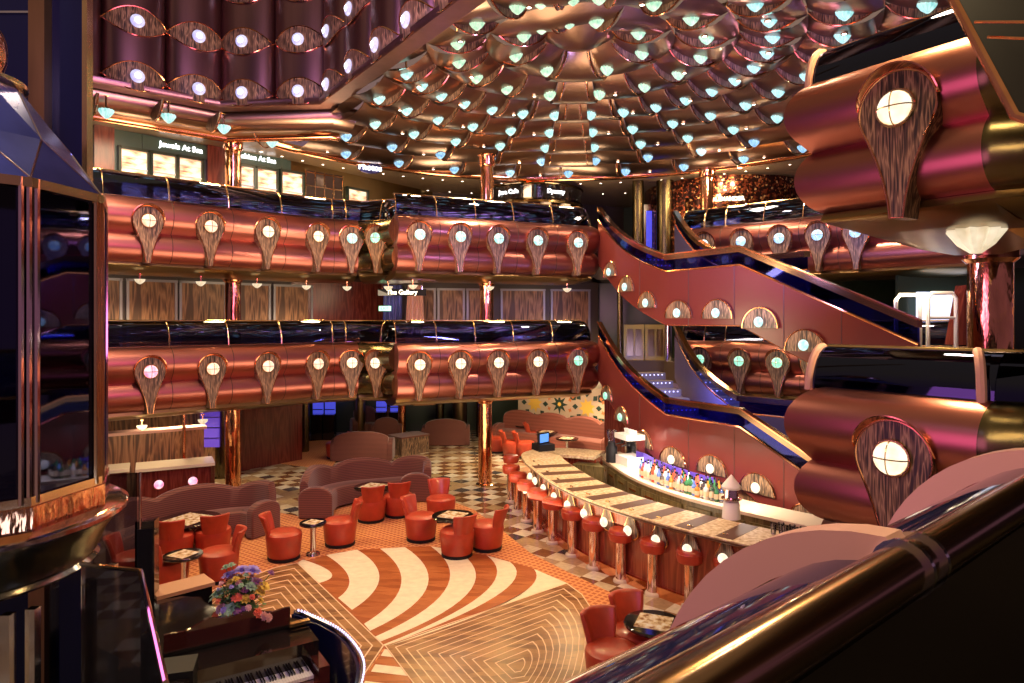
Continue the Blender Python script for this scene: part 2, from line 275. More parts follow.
# ------------------------------------------------------------------ mesh helpers
class MB:
    def __init__(s): s.v = []; s.f = []; s.mi = []; s.m = 0; s.flat = False
    def add(s, verts, faces):
        b = len(s.v); s.v += [tuple(v) for v in verts]
        for f in faces: s.f.append([b+i for i in f]); s.mi.append(s.m)
        return s
    def box(s, c, d, rot=0):
        cx, cy, cz = c; hx, hy, hz = d[0]/2, d[1]/2, d[2]/2; cr, sr = math.cos(rot), math.sin(rot)
        vs = []
        for sx, sy, sz in [(-1,-1,-1),(1,-1,-1),(1,1,-1),(-1,1,-1),(-1,-1,1),(1,-1,1),(1,1,1),(-1,1,1)]:
            x, y = sx*hx, sy*hy; vs.append((cx+x*cr-y*sr, cy+x*sr+y*cr, cz+sz*hz))
        return s.add(vs, [(0,3,2,1),(4,5,6,7),(0,1,5,4),(1,2,6,5),(2,3,7,6),(3,0,4,7)])
    def prism(s, pts, z0, z1):          # pts CCW in xy
        n = len(pts); vs = [(x, y, z0) for x, y in pts]+[(x, y, z1) for x, y in pts]
        fs = [tuple(range(n-1, -1, -1)), tuple(range(n, 2*n))]+[(i, (i+1) % n, n+(i+1) % n, n+i) for i in range(n)]
        return s.add(vs, fs)
    def plate(s, pts, x0, x1):          # pts in (y,z), extruded along x
        n = len(pts); vs = [(x0, y, z) for y, z in pts]+[(x1, y, z) for y, z in pts]
        fs = [tuple(range(n-1, -1, -1)), tuple(range(n, 2*n))]+[(i, (i+1) % n, n+(i+1) % n, n+i) for i in range(n)]
        return s.add(vs, fs)
    def lathe(s, prof, c=(0, 0, 0), n=24, cap=True, ang=2*PI, a0=0):
        vs = []; fs = []; full = abs(ang-2*PI) < 1e-6; m = n if full else n+1
        for r, z in prof:
            for i in range(m):
                a = a0+ang*i/n; vs.append((c[0]+r*math.cos(a), c[1]+r*math.sin(a), c[2]+z))
        for j in range(len(prof)-1):
            for i in range(n):
                i2 = (i+1) % m; fs.append((j*m+i, j*m+i2, (j+1)*m+i2, (j+1)*m+i))
        if cap and full:
            if prof[0][0] > 1e-4: fs.append(tuple(range(m-1, -1, -1)))
            if prof[-1][0] > 1e-4: fs.append(tuple((len(prof)-1)*m+i for i in range(m)))
        return s.add(vs, fs)
    def tube(s, path, r, n=8, closed=False, cap=True):
        P = [Vector(p) for p in path]; vs = []; fs = []; N = len(P); up = Vector((0, 0, 1)); prev = None
        for i, p in enumerate(P):
            if closed: t = P[(i+1) % N]-P[i-1]
            else: t = P[min(i+1, N-1)]-P[max(i-1, 0)]
            t.normalize()
            if prev is None:
                a = up if abs(t.dot(up)) < 0.9 else Vector((1, 0, 0)); x = t.cross(a).normalized()
            else:
                x = (prev-t*prev.dot(t)); x = x.normalized() if x.length > 1e-6 else prev
            prev = x; y = t.cross(x); rr = r[i] if isinstance(r, (list, tuple)) else r
            for k in range(n):
                a = 2*PI*k/n; vs.append(p+x*rr*math.cos(a)+y*rr*math.sin(a))
        for i in range(N if closed else N-1):
            i2 = (i+1) % N
            for k in range(n): k2 = (k+1) % n; fs.append((i*n+k, i*n+k2, i2*n+k2, i2*n+k))
        if cap and not closed: fs.append(tuple(range(n-1, -1, -1))); fs.append(tuple((N-1)*n+k for k in range(n)))
        return s.add(vs, fs)
    def sphere(s, c, r, n=16, m=10, sc_=(1, 1, 1)):
        pr = [(0.0001, -1)]+[(math.sin(PI*i/m), -math.cos(PI*i/m)) for i in range(1, m)]+[(0.0001, 1)]
        vs = []; fs = []
        for rr, z in pr:
            for i in range(n):
                a = 2*PI*i/n; vs.append((c[0]+r*rr*math.cos(a)*sc_[0], c[1]+r*rr*math.sin(a)*sc_[1], c[2]+r*z*sc_[2]))
        for j in range(m):
            for i in range(n): fs.append((j*n+i, j*n+(i+1) % n, (j+1)*n+(i+1) % n, (j+1)*n+i))
        return s.add(vs, fs)
    def sweep(s, path, prof, closed_prof=True, cap=True, ins=None):
        # path: list (x,y[,z]); prof: list (o,z) offset along outward normal and up. Outward = right-hand of direction
        P = [Vector((p[0], p[1], 0)) for p in path]; Z = [p[2] if len(p) > 2 else 0 for p in path]; N = len(P); vs = []; fs = []; k = len(prof)
        for i in range(N):
            d1 = (P[i]-P[i-1]).normalized() if i > 0 else None; d2 = (P[i+1]-P[i]).normalized() if i < N-1 else None
            if d1 is None: d1 = d2
            if d2 is None: d2 = d1
            n1 = Vector((d1.y, -d1.x, 0)); n2 = Vector((d2.y, -d2.x, 0)); n_ = (n1+n2)
            n_ = n_.normalized() if n_.length > 1e-5 else n1
            sc_ = 1/max(0.35, n_.dot(n1))
            for o, z in prof: q = P[i]+n_*o*sc_; vs.append((q.x, q.y, z+Z[i]))
        for i in range(N-1):
            for j in range(k if closed_prof else k-1):
                j2 = (j+1) % k; fs.append((i*k+j, i*k+j2, (i+1)*k+j2, (i+1)*k+j))
        if cap and closed_prof: fs.append(tuple(range(k-1, -1, -1))); fs.append(tuple((N-1)*k+j for j in range(k)))
        return s.add(vs, fs)
    def build(s, name, mats, parent=None, smooth=True, angle=40):
        me = bpy.data.meshes.new(name); me.from_pydata(s.v, [], s.f)
        if not isinstance(mats, (list, tuple)): mats = [mats]
        for m in mats: me.materials.append(MATS[m] if isinstance(m, str) else m)
        if len(mats) > 1: me.polygons.foreach_set('material_index', s.mi)
        bm = bmesh.new(); bm.from_mesh(me)
        bmesh.ops.recalc_face_normals(bm, faces=bm.faces)
        if smooth:
            for f in bm.faces: f.smooth = True
            ca = math.radians(angle)
            for e in bm.edges:
                if len(e.link_faces) == 2 and e.calc_face_angle(0) > ca: e.smooth = False
        bm.to_mesh(me); bm.free()
        o = bpy.data.objects.new(name, me); C.objects.link(o)
        if parent: o.parent = parent
        return o
LABELS = {}
def tag(o, label, cat, group=None, kind=None):
    if label in LABELS: print('DUP LABEL', label)
    LABELS[label] = 1
    o['label'] = label; o['category'] = cat
    if group: o['group'] = group
    if kind: o['kind'] = kind
    return o
def thing(name, label, cat, loc=(0, 0, 0), rz=0, group=None):
    o = bpy.data.objects.new(name, None); C.objects.link(o); o.location = loc; o.rotation_euler = (0, 0, rz); o.empty_display_size = 0.1
    return tag(o, label, cat, group)
def struct(mb, name, mats, label=None, cat=None, smooth=True, angle=40):
    o = mb.build(name, mats, None, smooth, angle); o['kind'] = 'structure'
    o['label'] = label or name.replace('_', ' '); o['category'] = cat or name.split('_')[0]; return o
KIDS = {}
def copy_tree(root, loc, rz, label, group=None, name=None):
    def kids(o): return [c for c in ALL() if c.parent == o]
    def cp(o, par):
        c = o.copy(); C.objects.link(c); c.parent = par
        for k in TREE.get(o.name, []): 
            cp(k, c)
        return c
    c = o = root.copy(); C.objects.link(c); c.parent = None; c.location = loc; c.rotation_euler = (0, 0, rz)
    for k in TREE.get(root.name, []): cp(k, c)
    LABELS[label] = 1; c['label'] = label
    if group: c['group'] = group
    return c
TREE = {}
def reg(root):
    for o in C.objects:
        if o.parent: 
            l = TREE.setdefault(o.parent.name, [])
            if o not in l: l.append(o)
    return root
def px(X, Y, z=None):
    return (512+X/Y*F, HY-((z-EYE)/Y*F) if z is not None else None)
def W(x, y, z):
    D = F*(EYE-z)/(y-HY); return ((x-512)/F*D, D, z)
def inframe(X, Y, z, m=12):
    if Y < 0.3: return False
    a, b = px(X, Y, z); return -m < a < 1024+m and -m < b < 683+m
ORD = ['first', 'second', 'third', 'fourth', 'fifth', 'sixth', 'seventh', 'eighth', 'ninth', 'tenth', 'eleventh', 'twelfth', 'thirteenth', 'fourteenth', 'fifteenth', 'sixteenth', 'seventeenth', 'eighteenth', 'nineteenth', 'twentieth', 'twenty-first', 'twenty-second', 'twenty-third', 'twenty-fourth', 'twenty-fifth', 'twenty-sixth', 'twenty-seventh', 'twenty-eighth', 'twenty-ninth', 'thirtieth', 'thirty-first', 'thirty-second', 'thirty-third', 'thirty-fourth', 'thirty-fifth', 'thirty-sixth', 'thirty-seventh', 'thirty-eighth']
def text(name, body, loc, rz, size, mat, parent=None, tilt=PI/2, ext=0.01, shear=0):
    cu = bpy.data.curves.new(name, 'FONT'); cu.body = body; cu.size = size; cu.extrude = ext; cu.align_x = 'CENTER'; cu.align_y = 'CENTER'; cu.shear = shear; cu.offset = size*0.012
    t = bpy.data.objects.new(name, cu); C.objects.link(t)
    dg = bpy.context.evaluated_depsgraph_get(); dg.update()
    me = bpy.data.meshes.new_from_object(t.evaluated_get(dg)); C.objects.unlink(t); bpy.data.objects.remove(t)
    me.materials.clear(); me.materials.append(M(mat)); o = bpy.data.objects.new(name, me); C.objects.link(o)
    o.location = loc; o.rotation_euler = (tilt, 0, rz)
    if parent: o.parent = parent
    return o

# ------------------------------------------------------------------ decks
D2, D3 = 2.8, 5.6
LEFT = [(-11.0, 8.78), (-7.3, 12.26), (-4.15, 15.25), (-3.5, 15.55), (-2.95, 15.35), (-2.6, 14.85)]
CEN = [(-2.44, 14.6), (1.95, 16.5), (2.12, 16.7), (2.15, 17.1)]
RIGHT = [(4.2, 17.2), (7.5, 14.1), (8.6, 12.6)]
NEAR = [(5.0, 8.7), (2.62, 6.28), (3.48, 5.03), (4.75, 4.35), (6.4, 4.3)]
def arc(cx, cz, r, a0, a1, n):
    return [(cx+r*math.cos(math.radians(a0+(a1-a0)*i/n)), cz+r*math.sin(math.radians(a0+(a1-a0)*i/n))) for i in range(n+1)]
def fascia_profile(d):
    p = [(-0.55, d+0.56)]
    p += arc(-0.24, d+0.29, 0.33, 92, -48, 16)
    p += arc(-0.30, d-0.30, 0.32, 52, -75, 14)
    p += [(-0.30, d-0.66), (-0.55, d-0.66)]
    return p
tn = [0]
def trim(mb, mats, label, angle=40):
    tn[0] += 1; return struct(mb, 'trim_%d' % tn[0], mats, label, 'trim', angle=angle)
def along(path, t):
    P = [Vector(p[:2]) for p in path]
    for i in range(len(P)-1):
        L = (P[i+1]-P[i]).length
        if t <= L or i == len(P)-2:
            d = (P[i+1]-P[i]).normalized(); q = P[i]+d*t; return q, d
        t -= L
def plen(path): return sum((Vector(path[i+1][:2])-Vector(path[i][:2])).length for i in range(len(path)-1))
def hit(path, pxx):
    k = (pxx-512)/F
    for i in range(len(path)-1):
        a = Vector(path[i][:2]); b = Vector(path[i+1][:2]); fa = a.x-k*a.y; fb = b.x-k*b.y
        if fa*fb <= 0 and fa != fb:
            t = fa/(fa-fb); q = a+(b-a)*t; return q, (b-a).normalized()
    return None, None
SEAM = {}
def fascia(path, d, seam_t, label, mat='maroon_metal'):
    mb = MB(); mb.sweep(path, fascia_profile(d)); trim(mb, mat, label)
    # thin dark seams between the metal panels
    ms = MB(); pr = fascia_profile(d)
    for t in seam_t:
        q, dr = along(path, t); n = Vector((dr.y, -dr.x))
        pts = [(q.x+n.x*(o+0.004), q.y+n.y*(o+0.004), z) for o, z in pr[1:-2]]
        ms.tube(pts, 0.006, 5)
    if ms.v: trim(ms, 'dark_interior', label+' panel joints')
    # gold lip and curved soffit below the fascia
    mg = MB(); mg.sweep(path, [(-0.18, d-0.60), (-0.16, d-0.66), (-0.20, d-0.69), (-0.55, d-0.78), (-1.0, d-0.80), (-1.35, d-0.72), (-1.5, d-0.55), (-1.5, d-0.50), (-0.5, d-0.60)])
    trim(mg, 'gold_soffit', label+' soffit')
def balustrade(path, d, ts, label, top=1.1, glass='blue_glass', base=0.60, pm='gold', pr_=0.014):
    r = thing('glass_balustrade', label, 'balustrade', (path[0][0], path[0][1], d+base)); ox, oy, oz = r.location
    def gp(tq):  # glass curve: leans out then curves back
        return [(-0.19-0.25*(1-math.cos(PI/2*i/6)), d+base+(top-base)*math.sin(PI/2*i/6)) for i in range(7)]
    L = plen(path); ts = sorted(ts); edges = [0.0]+[t for t in ts if 0.05 < t < L-0.05]+[L]
    P = [Vector(p[:2]) for p in path]; cum = [0]
    for i in range(len(P)-1): cum.append(cum[-1]+(P[i+1]-P[i]).length)
    for a, b in zip(edges[:-1], edges[1:]):
        pts = [along(path, a+0.012)[0]]+[P[i] for i in range(len(P)) if a+0.02 < cum[i] < b-0.02]+[along(path, b-0.012)[0]]
        mb = MB(); g = gp(0); gg = g+[(o-0.012, z) for o, z in reversed(g)]
        mb.sweep([(p.x-ox, p.y-oy) for p in pts], [(o, z-oz) for o, z in gg]); mb.build('glass_panel', glass, r)
    for t in edges:
        q, dr = along(path, min(max(t, 0.001), L-0.001)); n = Vector((dr.y, -dr.x))
        mb = MB(); mb.tube([(q.x+n.x*(o+0.012)-ox, q.y+n.y*(o+0.012)-oy, z-oz) for o, z in gp(0)], pr_, 8); mb.build('post', pm, r)
    mb = MB(); mb.sweep([(p[0]-ox, p[1]-oy) for p in path], arc(-0.45, d+top-oz, 0.022, 0, 315, 7)); mb.build('handrail', 'gold', r)
    mb = MB(); mb.sweep([(p[0]-ox, p[1]-oy) for p in path], [(-0.18, d+base-0.03-oz), (-0.18, d+base+0.02-oz), (-0.23, d+base+0.02-oz), (-0.23, d+base-0.03-oz)]); mb.build('base_rail', 'gold', r)
    return r
def tear(rad, bot, wb, n=20):
    pts = [(rad*math.cos(math.radians(a)), rad*math.sin(math.radians(a))) for a in [(-22+224*i/n) for i in range(n+1)]]
    # sides sweep down to the narrow foot
    x0, z0 = pts[-1]
    for t in (0.2, 0.4, 0.6, 0.8, 1.0):
        w_ = wb+(abs(x0)-wb)*(1-t)**1.6; pts.append((-w_, z0+(bot-z0)*t))
    for t in (1.0, 0.8, 0.6, 0.4, 0.2):
        w_ = wb+(abs(x0)-wb)*(1-t)**1.6; pts.append((w_, z0+(bot-z0)*t))
    return pts
def make_sconce(label, globe, group, cross=True, grow=1.0):
    r = thing('wall_sconce', label, 'wall light', group=group)
    T = tear(0.27, -0.78, 0.045)
    mb = MB(); mb.plate(T, -0.22, 0.0); mb.build('back_panel', 'zebra_wood', r, smooth=False)
    mb = MB(); mb.tube([(0.004, y, z) for y, z in T], 0.009, 6, closed=True); mb.build('rim', 'copper', r)
    # hood: curved copper band standing forward over the top of the panel
    mb = MB(); vs = []; n = 18
    for i in range(n+1):
        a = math.radians(8+164*i/n); dpt = 0.085*math.sin(PI*i/n)**0.6
        for rr, x in ((0.270, 0.0), (0.282+0.02*math.sin(PI*i/n), dpt), (0.292+0.02*math.sin(PI*i/n), dpt), (0.283, -0.02)):
            vs.append((x, rr*math.cos(a), rr*math.sin(a)))
    mb.add(vs, [(i*4+j, i*4+(j+1) % 4, (i+1)*4+(j+1) % 4, (i+1)*4+j) for i in range(n) for j in range(4)]); mb.build('hood', 'copper', r)
    mb = MB(); mb.sphere((0.035, 0, 0), 0.118, 18, 10, (0.55, 1, 1)); g = mb.build('globe', globe, r)
    mb = MB(); mb.tube([(0.02, 0.128*math.cos(a), 0.128*math.sin(a)) for a in [2*PI*i/20 for i in range(20)]], 0.012, 6, closed=True)
    if cross:
        for ax in (0, 1):
            pts = []
            for i in range(11):
                a = -PI/2+PI*i/10; c_, s_ = math.cos(a), math.sin(a)
                pts.append((0.035+0.070*c_, 0.122*s_ if ax == 0 else 0, 0.122*s_ if ax else 0))
            mb.tube(pts, 0.005, 5)
    mb.build('bezel', 'gold', g)
    return r
PROTO = {}
def place_sconce(q, dr, z, globe, label, group, sc_=1.0):
    n = Vector((dr.y, -dr.x)); rz = math.atan2(n.y, n.x); loc = (q.x+n.x*0.09, q.y+n.y*0.09, z)
    if globe not in PROTO:
        PROTO[globe] = make_sconce(label, globe, group); o = PROTO[globe]; reg(o); o.location = loc; o.rotation_euler = (0, 0, rz)
    else: o = copy_tree(PROTO[globe], loc, rz, label, group)
    o.scale = (sc_, sc_, sc_); return o
def make_shell(label, group):
    r = thing('shell_lamp', label, 'lamp', group=group)
    mb = MB(); vs = []; n = 20
    for z, rr, wv in ((0.0, 0.115, 0.02), (-0.05, 0.10, 0.012), (-0.10, 0.045, 0.0), (-0.115, 0.01, 0)):
        for i in range(n): a = 2*PI*i/n; q = rr+wv*math.cos(a*6); vs.append((q*math.cos(a), q*math.sin(a), z))
    mb.add(vs, [(j*n+i, j*n+(i+1) % n, (j+1)*n+(i+1) % n, (j+1)*n+i) for j in range(3) for i in range(n)]+[tuple(range(n))])
    mb.build('glass_shell', 'lamp_cream', r)
    mb = MB(); mb.lathe([(0.012, 0), (0.012, 0.10), (0.05, 0.11), (0.05, 0.13)], n=10); mb.build('stem', 'copper', r)
    return r
SH = [None]
def place_shell(loc, label, group, mat=None):
    if SH[0] is None: SH[0] = make_shell(label, group); reg(SH[0]); SH[0].scale = (0.8, 0.8, 0.85); SH[0].location = loc; o = SH[0]
    else: o = copy_tree(SH[0], loc, 0, label, group)
    return o

DN = {D2: 'middle deck', D3: 'upper deck'}
sl = [0.12+1.13*i for i in range(-6, 14)]
for d in (D2, D3):
    off = 5.08
    seams = [off+1.13*i for i in range(-3, 5)]
    fascia(LEFT[:4], d, [s for s in seams if 0 < s < plen(LEFT)-1.2], 'left %s balcony front' % DN[d])
    fascia([(-3.52, 15.55), (-3.3, 15.56)]+LEFT[4:], d, [], 'olive bronze corner piece of the %s balcony front' % DN[d], 'olive_metal')
    balustrade(LEFT, d, [s for s in seams if 0 < s < plen(LEFT)-0.3]+[9.9, 10.6], 'dark blue curved glass balustrade along the left %s balcony' % DN[d])
    fascia(CEN, d, [0.92, 1.84, 2.78, 3.8], 'centre %s balcony front' % DN[d])
    balustrade(CEN, d, [0.0, 0.92, 1.84, 2.78, 3.8], 'dark blue curved glass balustrade along the centre %s balcony' % DN[d])
    fascia(RIGHT, d, [1.15, 2.1, 3.0, 3.8], 'far right %s balcony front' % DN[d])
    balustrade(RIGHT, d, [0.6, 1.15, 2.1, 3.0, 3.8], 'dark blue curved glass balustrade along the far right %s balcony' % DN[d])
    dn = d-0.12
    fascia(NEAR[:3], dn, [], 'near right %s balcony front' % DN[d])
    fascia([(3.47, 5.04), (3.5, 4.99)]+NEAR[3:], dn, [], 'olive bronze turn of the near right %s balcony front' % DN[d], 'olive_metal')
    balustrade(NEAR[1:], dn, [1.52], 'wide dark glass balustrade on the near right %s balcony' % DN[d], top=0.98, glass='dark_glass', base=0.58, pm='rib_pink', pr_=0.036)
SC = {
 ('left', D3): (LEFT, [(147, 'globe_peach', 'peach'), (209, 'globe_peach', 'peach'), (266, 'globe_cream', 'cream'), (316, 'globe_cream', 'cream'), (351, 'globe_teal', 'teal'), (378, 'globe_green', 'green')]),
 ('left', D2): (LEFT, [(149, 'globe_pink', 'pink'), (211, 'globe_peach', 'peach'), (266, 'globe_peach', 'peach'), (316, 'globe_peach', 'peach'), (351, 'globe_cream', 'cream'), (378, 'globe_cream', 'cream')]),
 ('centre', D3): (CEN, [(418.5, 'globe_teal', 'teal'), (459, 'globe_teal', 'teal'), (497, 'globe_teal', 'teal'), (536, 'globe_teal', 'teal'), (576, 'globe_teal', 'teal')]),
 ('centre', D2): (CEN, [(418.5, 'globe_cream', 'cream'), (459, 'globe_cream', 'cream'), (497, 'globe_cream', 'cream'), (536, 'globe_cream', 'cream'), (576, 'globe_green', 'green')]),
 ('far right', D3): (RIGHT, [(706, 'globe_blue', 'blue'), (743, 'globe_blue', 'blue'), (781, 'globe_blue', 'blue'), (819, 'globe_blue', 'blue'), (857, 'globe_blue', 'blue')]),
 ('far right', D2): (RIGHT, [(702, 'globe_green', 'green'), (741, 'globe_green', 'green'), (779, 'globe_green', 'green'), (815, 'globe_green', 'green')]),
}
for (side, d), (path, L) in SC.items():
    for i, (x, g, cn) in enumerate(L):
        q, dr = hit(path, x)
        if q is None: print('no hit', side, x); continue
        place_sconce(q, dr, d+0.16, g, '%s globe teardrop sconce, %s from left on %s %s balcony front' % (cn, ORD[i], side, DN[d]), 'teardrop sconces on the balcony fronts')
        if (side == 'left' and d == D3) or (side == 'centre' and d == D3 and i % 2 == 0) or (d == D2 and side == 'left' and i < 2):
            n = Vector((dr.y, -dr.x)); b = q-n*0.45
            place_shell((b.x, b.y, d-0.90), 'small cream shell lamp under %s soffit below %s %s sconce from left' % (DN[d], side, ORD[i]), 'shell lamps under the balconies')
for d in (D2, D3):
    q, dr = hit(NEAR[1:], 902 if d == D3 else 898)
    place_sconce(q, dr, d-0.0, 'globe_cream', 'large round cream sconce on %s balcony front nearest the camera at right' % DN[d], 'teardrop sconces on the balcony fronts', 1.12)

# ------------------------------------------------------------------ slabs, floors, ceilings
def offset(path, o):
    mb = MB(); mb.sweep(path, [(-o, 0)], closed_prof=False, cap=False); return [v[:2] for v in mb.v]
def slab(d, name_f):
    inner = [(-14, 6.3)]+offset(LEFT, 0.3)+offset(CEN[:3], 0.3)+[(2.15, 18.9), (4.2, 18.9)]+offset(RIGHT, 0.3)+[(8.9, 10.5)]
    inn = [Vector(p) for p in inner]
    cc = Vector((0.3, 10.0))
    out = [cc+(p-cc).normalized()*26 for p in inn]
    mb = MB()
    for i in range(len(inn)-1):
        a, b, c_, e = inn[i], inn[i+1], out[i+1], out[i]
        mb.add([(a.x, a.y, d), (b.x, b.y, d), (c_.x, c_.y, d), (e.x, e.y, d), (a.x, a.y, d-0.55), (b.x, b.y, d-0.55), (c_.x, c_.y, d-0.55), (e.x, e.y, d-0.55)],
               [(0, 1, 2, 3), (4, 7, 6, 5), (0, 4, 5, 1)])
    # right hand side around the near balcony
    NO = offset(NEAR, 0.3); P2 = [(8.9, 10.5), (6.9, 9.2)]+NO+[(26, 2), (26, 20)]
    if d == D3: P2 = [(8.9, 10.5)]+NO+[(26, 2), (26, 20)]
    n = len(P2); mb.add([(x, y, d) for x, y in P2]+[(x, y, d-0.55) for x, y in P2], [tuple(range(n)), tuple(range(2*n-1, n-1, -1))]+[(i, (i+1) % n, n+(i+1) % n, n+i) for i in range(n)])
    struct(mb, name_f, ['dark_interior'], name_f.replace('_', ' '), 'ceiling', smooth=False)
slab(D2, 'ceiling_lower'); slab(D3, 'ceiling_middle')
mb = MB(); mb.prism([(-30, -4), (30, -4), (30, 40), (-30, 40)], -0.2, 0); struct(mb, 'floor', 'marble_tiles', 'polished cream and brown marble tile floor', 'floor')
# carpet around the dance floor
CM = Vector((-1.53, 8.18))
CARP = [W(x, y, 0)[:2] for x, y in [(120, 683), (100, 600), (120, 545), (275, 512), (300, 517), (345, 500), (400, 496), (440, 497), (474, 510), (505, 533), (530, 553), (567, 572), (617, 596), (655, 635), (668, 683)]]
mb = MB(); mb.prism(list(reversed(CARP)), 0.0, 0.008); trim(mb, 'carpet_orange', 'orange diamond patterned carpet around the dance floor')
mb = MB(); mb.prism(list(reversed([W(x, y, 0)[:2] for x, y in [(268, 462), (330, 470), (338, 458), (395, 448), (395, 435), (300, 442)]])), 0.0, 0.008); trim(mb, 'carpet_orange', 'orange carpet under the far seating')
# dance floor
FAR = [(297.5, 563.5), (326, 556), (345, 552), (357, 550.5), (380, 549), (405, 547.5), (431, 547), (457, 551), (487, 556), (510, 562.5), (530, 568), (548, 576), (567, 584)]
ARML = [(297.5, 563.5), (386, 648)]
mb = MB()
pts = [W(x, y, 0)[:2] for x, y in FAR]+[(CM.x, CM.y)]
mb.m = 0; mb.prism(list(reversed(pts)), 0.0, 0.012)
BD = [None, [(326, 556), (366, 580), (338, 599)], [(357, 550.5), (404, 578), (352, 611)], [(380, 549.5), (430, 585), (364, 625)], [(405, 548), (466, 588), (370, 632)],
      [(431, 547.3), (488, 588), (375, 638)], [(457, 551.5), (518, 590), (380, 643)], [(487, 556.5), (530, 588), (383, 646)], [(510, 563), (545, 588), (384.5, 647)], [(528, 568), (560, 590), (385.5, 648)]]
def bez(p, n=16):
    P = [Vector(W(x, y, 0)[:2]) for x, y in p]
    return [P[0]*(1-t)**2+P[1]*2*t*(1-t)+P[2]*t*t for t in [i/n for i in range(n+1)]]
B0 = [(303, 560.5), (352, 576), (319, 584)]
mb.m = 1
def strip(c1, c2, z0=0.012, z1=0.016):
    for i in range(len(c1)-1):
        q = [c1[i], c1[i+1], c2[i+1], c2[i]]
        mb.add([(p.x, p.y, z1) for p in q], [(0, 1, 2, 3)])
cb = bez(B0); base = [Vector(W(297.5+(319-297.5)*i/16, 563.5+(584-563.5)*i/16, 0)[:2]) for i in range(17)]
strip(base, cb); strip(bez(BD[1]), bez(BD[2])); strip(bez(BD[3]), bez(BD[4])); strip(bez(BD[5]), bez(BD[6])); strip(bez(BD[7]), bez(BD[8]))
e = [Vector(W(567+(386-567)*i/16, 584+(648-584)*i/16, 0)[:2]) for i in range(17)]
b10 = bez([(534, 570), (556, 596), (385.8, 648)])
strip(b10, e)
trim(mb, ['wood_red', 'wood_cream'], 'dance floor with curved cream and red wood bands', angle=20)
def nested(corner, cen, a, b, n, label, curved):
    # parquet panel: nested angle bands shrinking toward the inner point, thin pale lines between
    mb = MB()
    A = [Vector(p) for p in a]; Cn = Vector(cen)
    def loop(s): return [Cn+(p-Cn)*s for p in A]
    mb.m = 0; L0 = loop(1); mb.add([(p.x, p.y, 0.014) for p in L0]+[(Cn.x, Cn.y, 0.014)], [(i, (i+1) % len(L0), len(L0)) for i in range(len(L0))])
    mb.add([(p.x, p.y, 0.014) for p in L0]+[(p.x, p.y, 0.0) for p in L0], [(i, (i+1) % len(L0), len(L0)+(i+1) % len(L0), len(L0)+i) for i in range(len(L0))])
    mb.m = 1
    for k in range(n):
        s1 = 1-k/n; s2 = s1-0.15/n; l1, l2 = loop(s1), loop(s2)
        for i in range(len(l1)):
            j = (i+1) % len(l1); mb.add([(q.x, q.y, 0.017) for q in (l1[i], l1[j], l2[j], l2[i])], [(0, 1, 2, 3)])
    trim(mb, ['wood_brown', 'wood_line'], label)
def wl(l): return [W(x, y, 0)[:2] for x, y in l]
apR = W(567, 584, 0)[:2]
cur = wl([(567, 584), (582, 595), (592, 610), (598, 628), (598, 648), (594, 672), (588, 690), (565, 740)])
nested(None, W(470, 740, 0)[:2] if False else W(518, 668, 0)[:2], cur+[W(470, 760, 0)[:2], (CM.x, CM.y)], None, 12, 'right parquet panel of nested brown wood bands', True)
nested(None, W(250, 650, 0)[:2], [(CM.x, CM.y)]+wl([(360, 683), (330, 740)])+wl([(200, 760), (150, 680), (175, 620), (215, 590), (254, 576), (276, 568), (297.5, 563.5)]), None, 12, 'left parquet panel of nested brown wood bands', True)
bot = wl([(386, 648), (360, 683), (330, 740), (470, 760)]); mb = MB(); mb.m = 0; mb.add([(x, y, 0.010) for x, y in bot], [(0, 1, 2, 3)]); mb.m = 1
for k in range(5):
    t0, t1 = (k+0.15)/5, (k+0.6)/5
    p0 = Vector(bot[0]); L1 = [p0+(Vector(bot[2])-p0)*t0, p0+(Vector(bot[3])-p0)*t0, p0+(Vector(bot[3])-p0)*t1, p0+(Vector(bot[2])-p0)*t1]
    mb.add([(p.x, p.y, 0.013) for p in L1], [(0, 1, 2, 3)])
trim(mb, ['wood_red', 'wood_cream'], 'near wedge of the dance floor in red and cream wood')

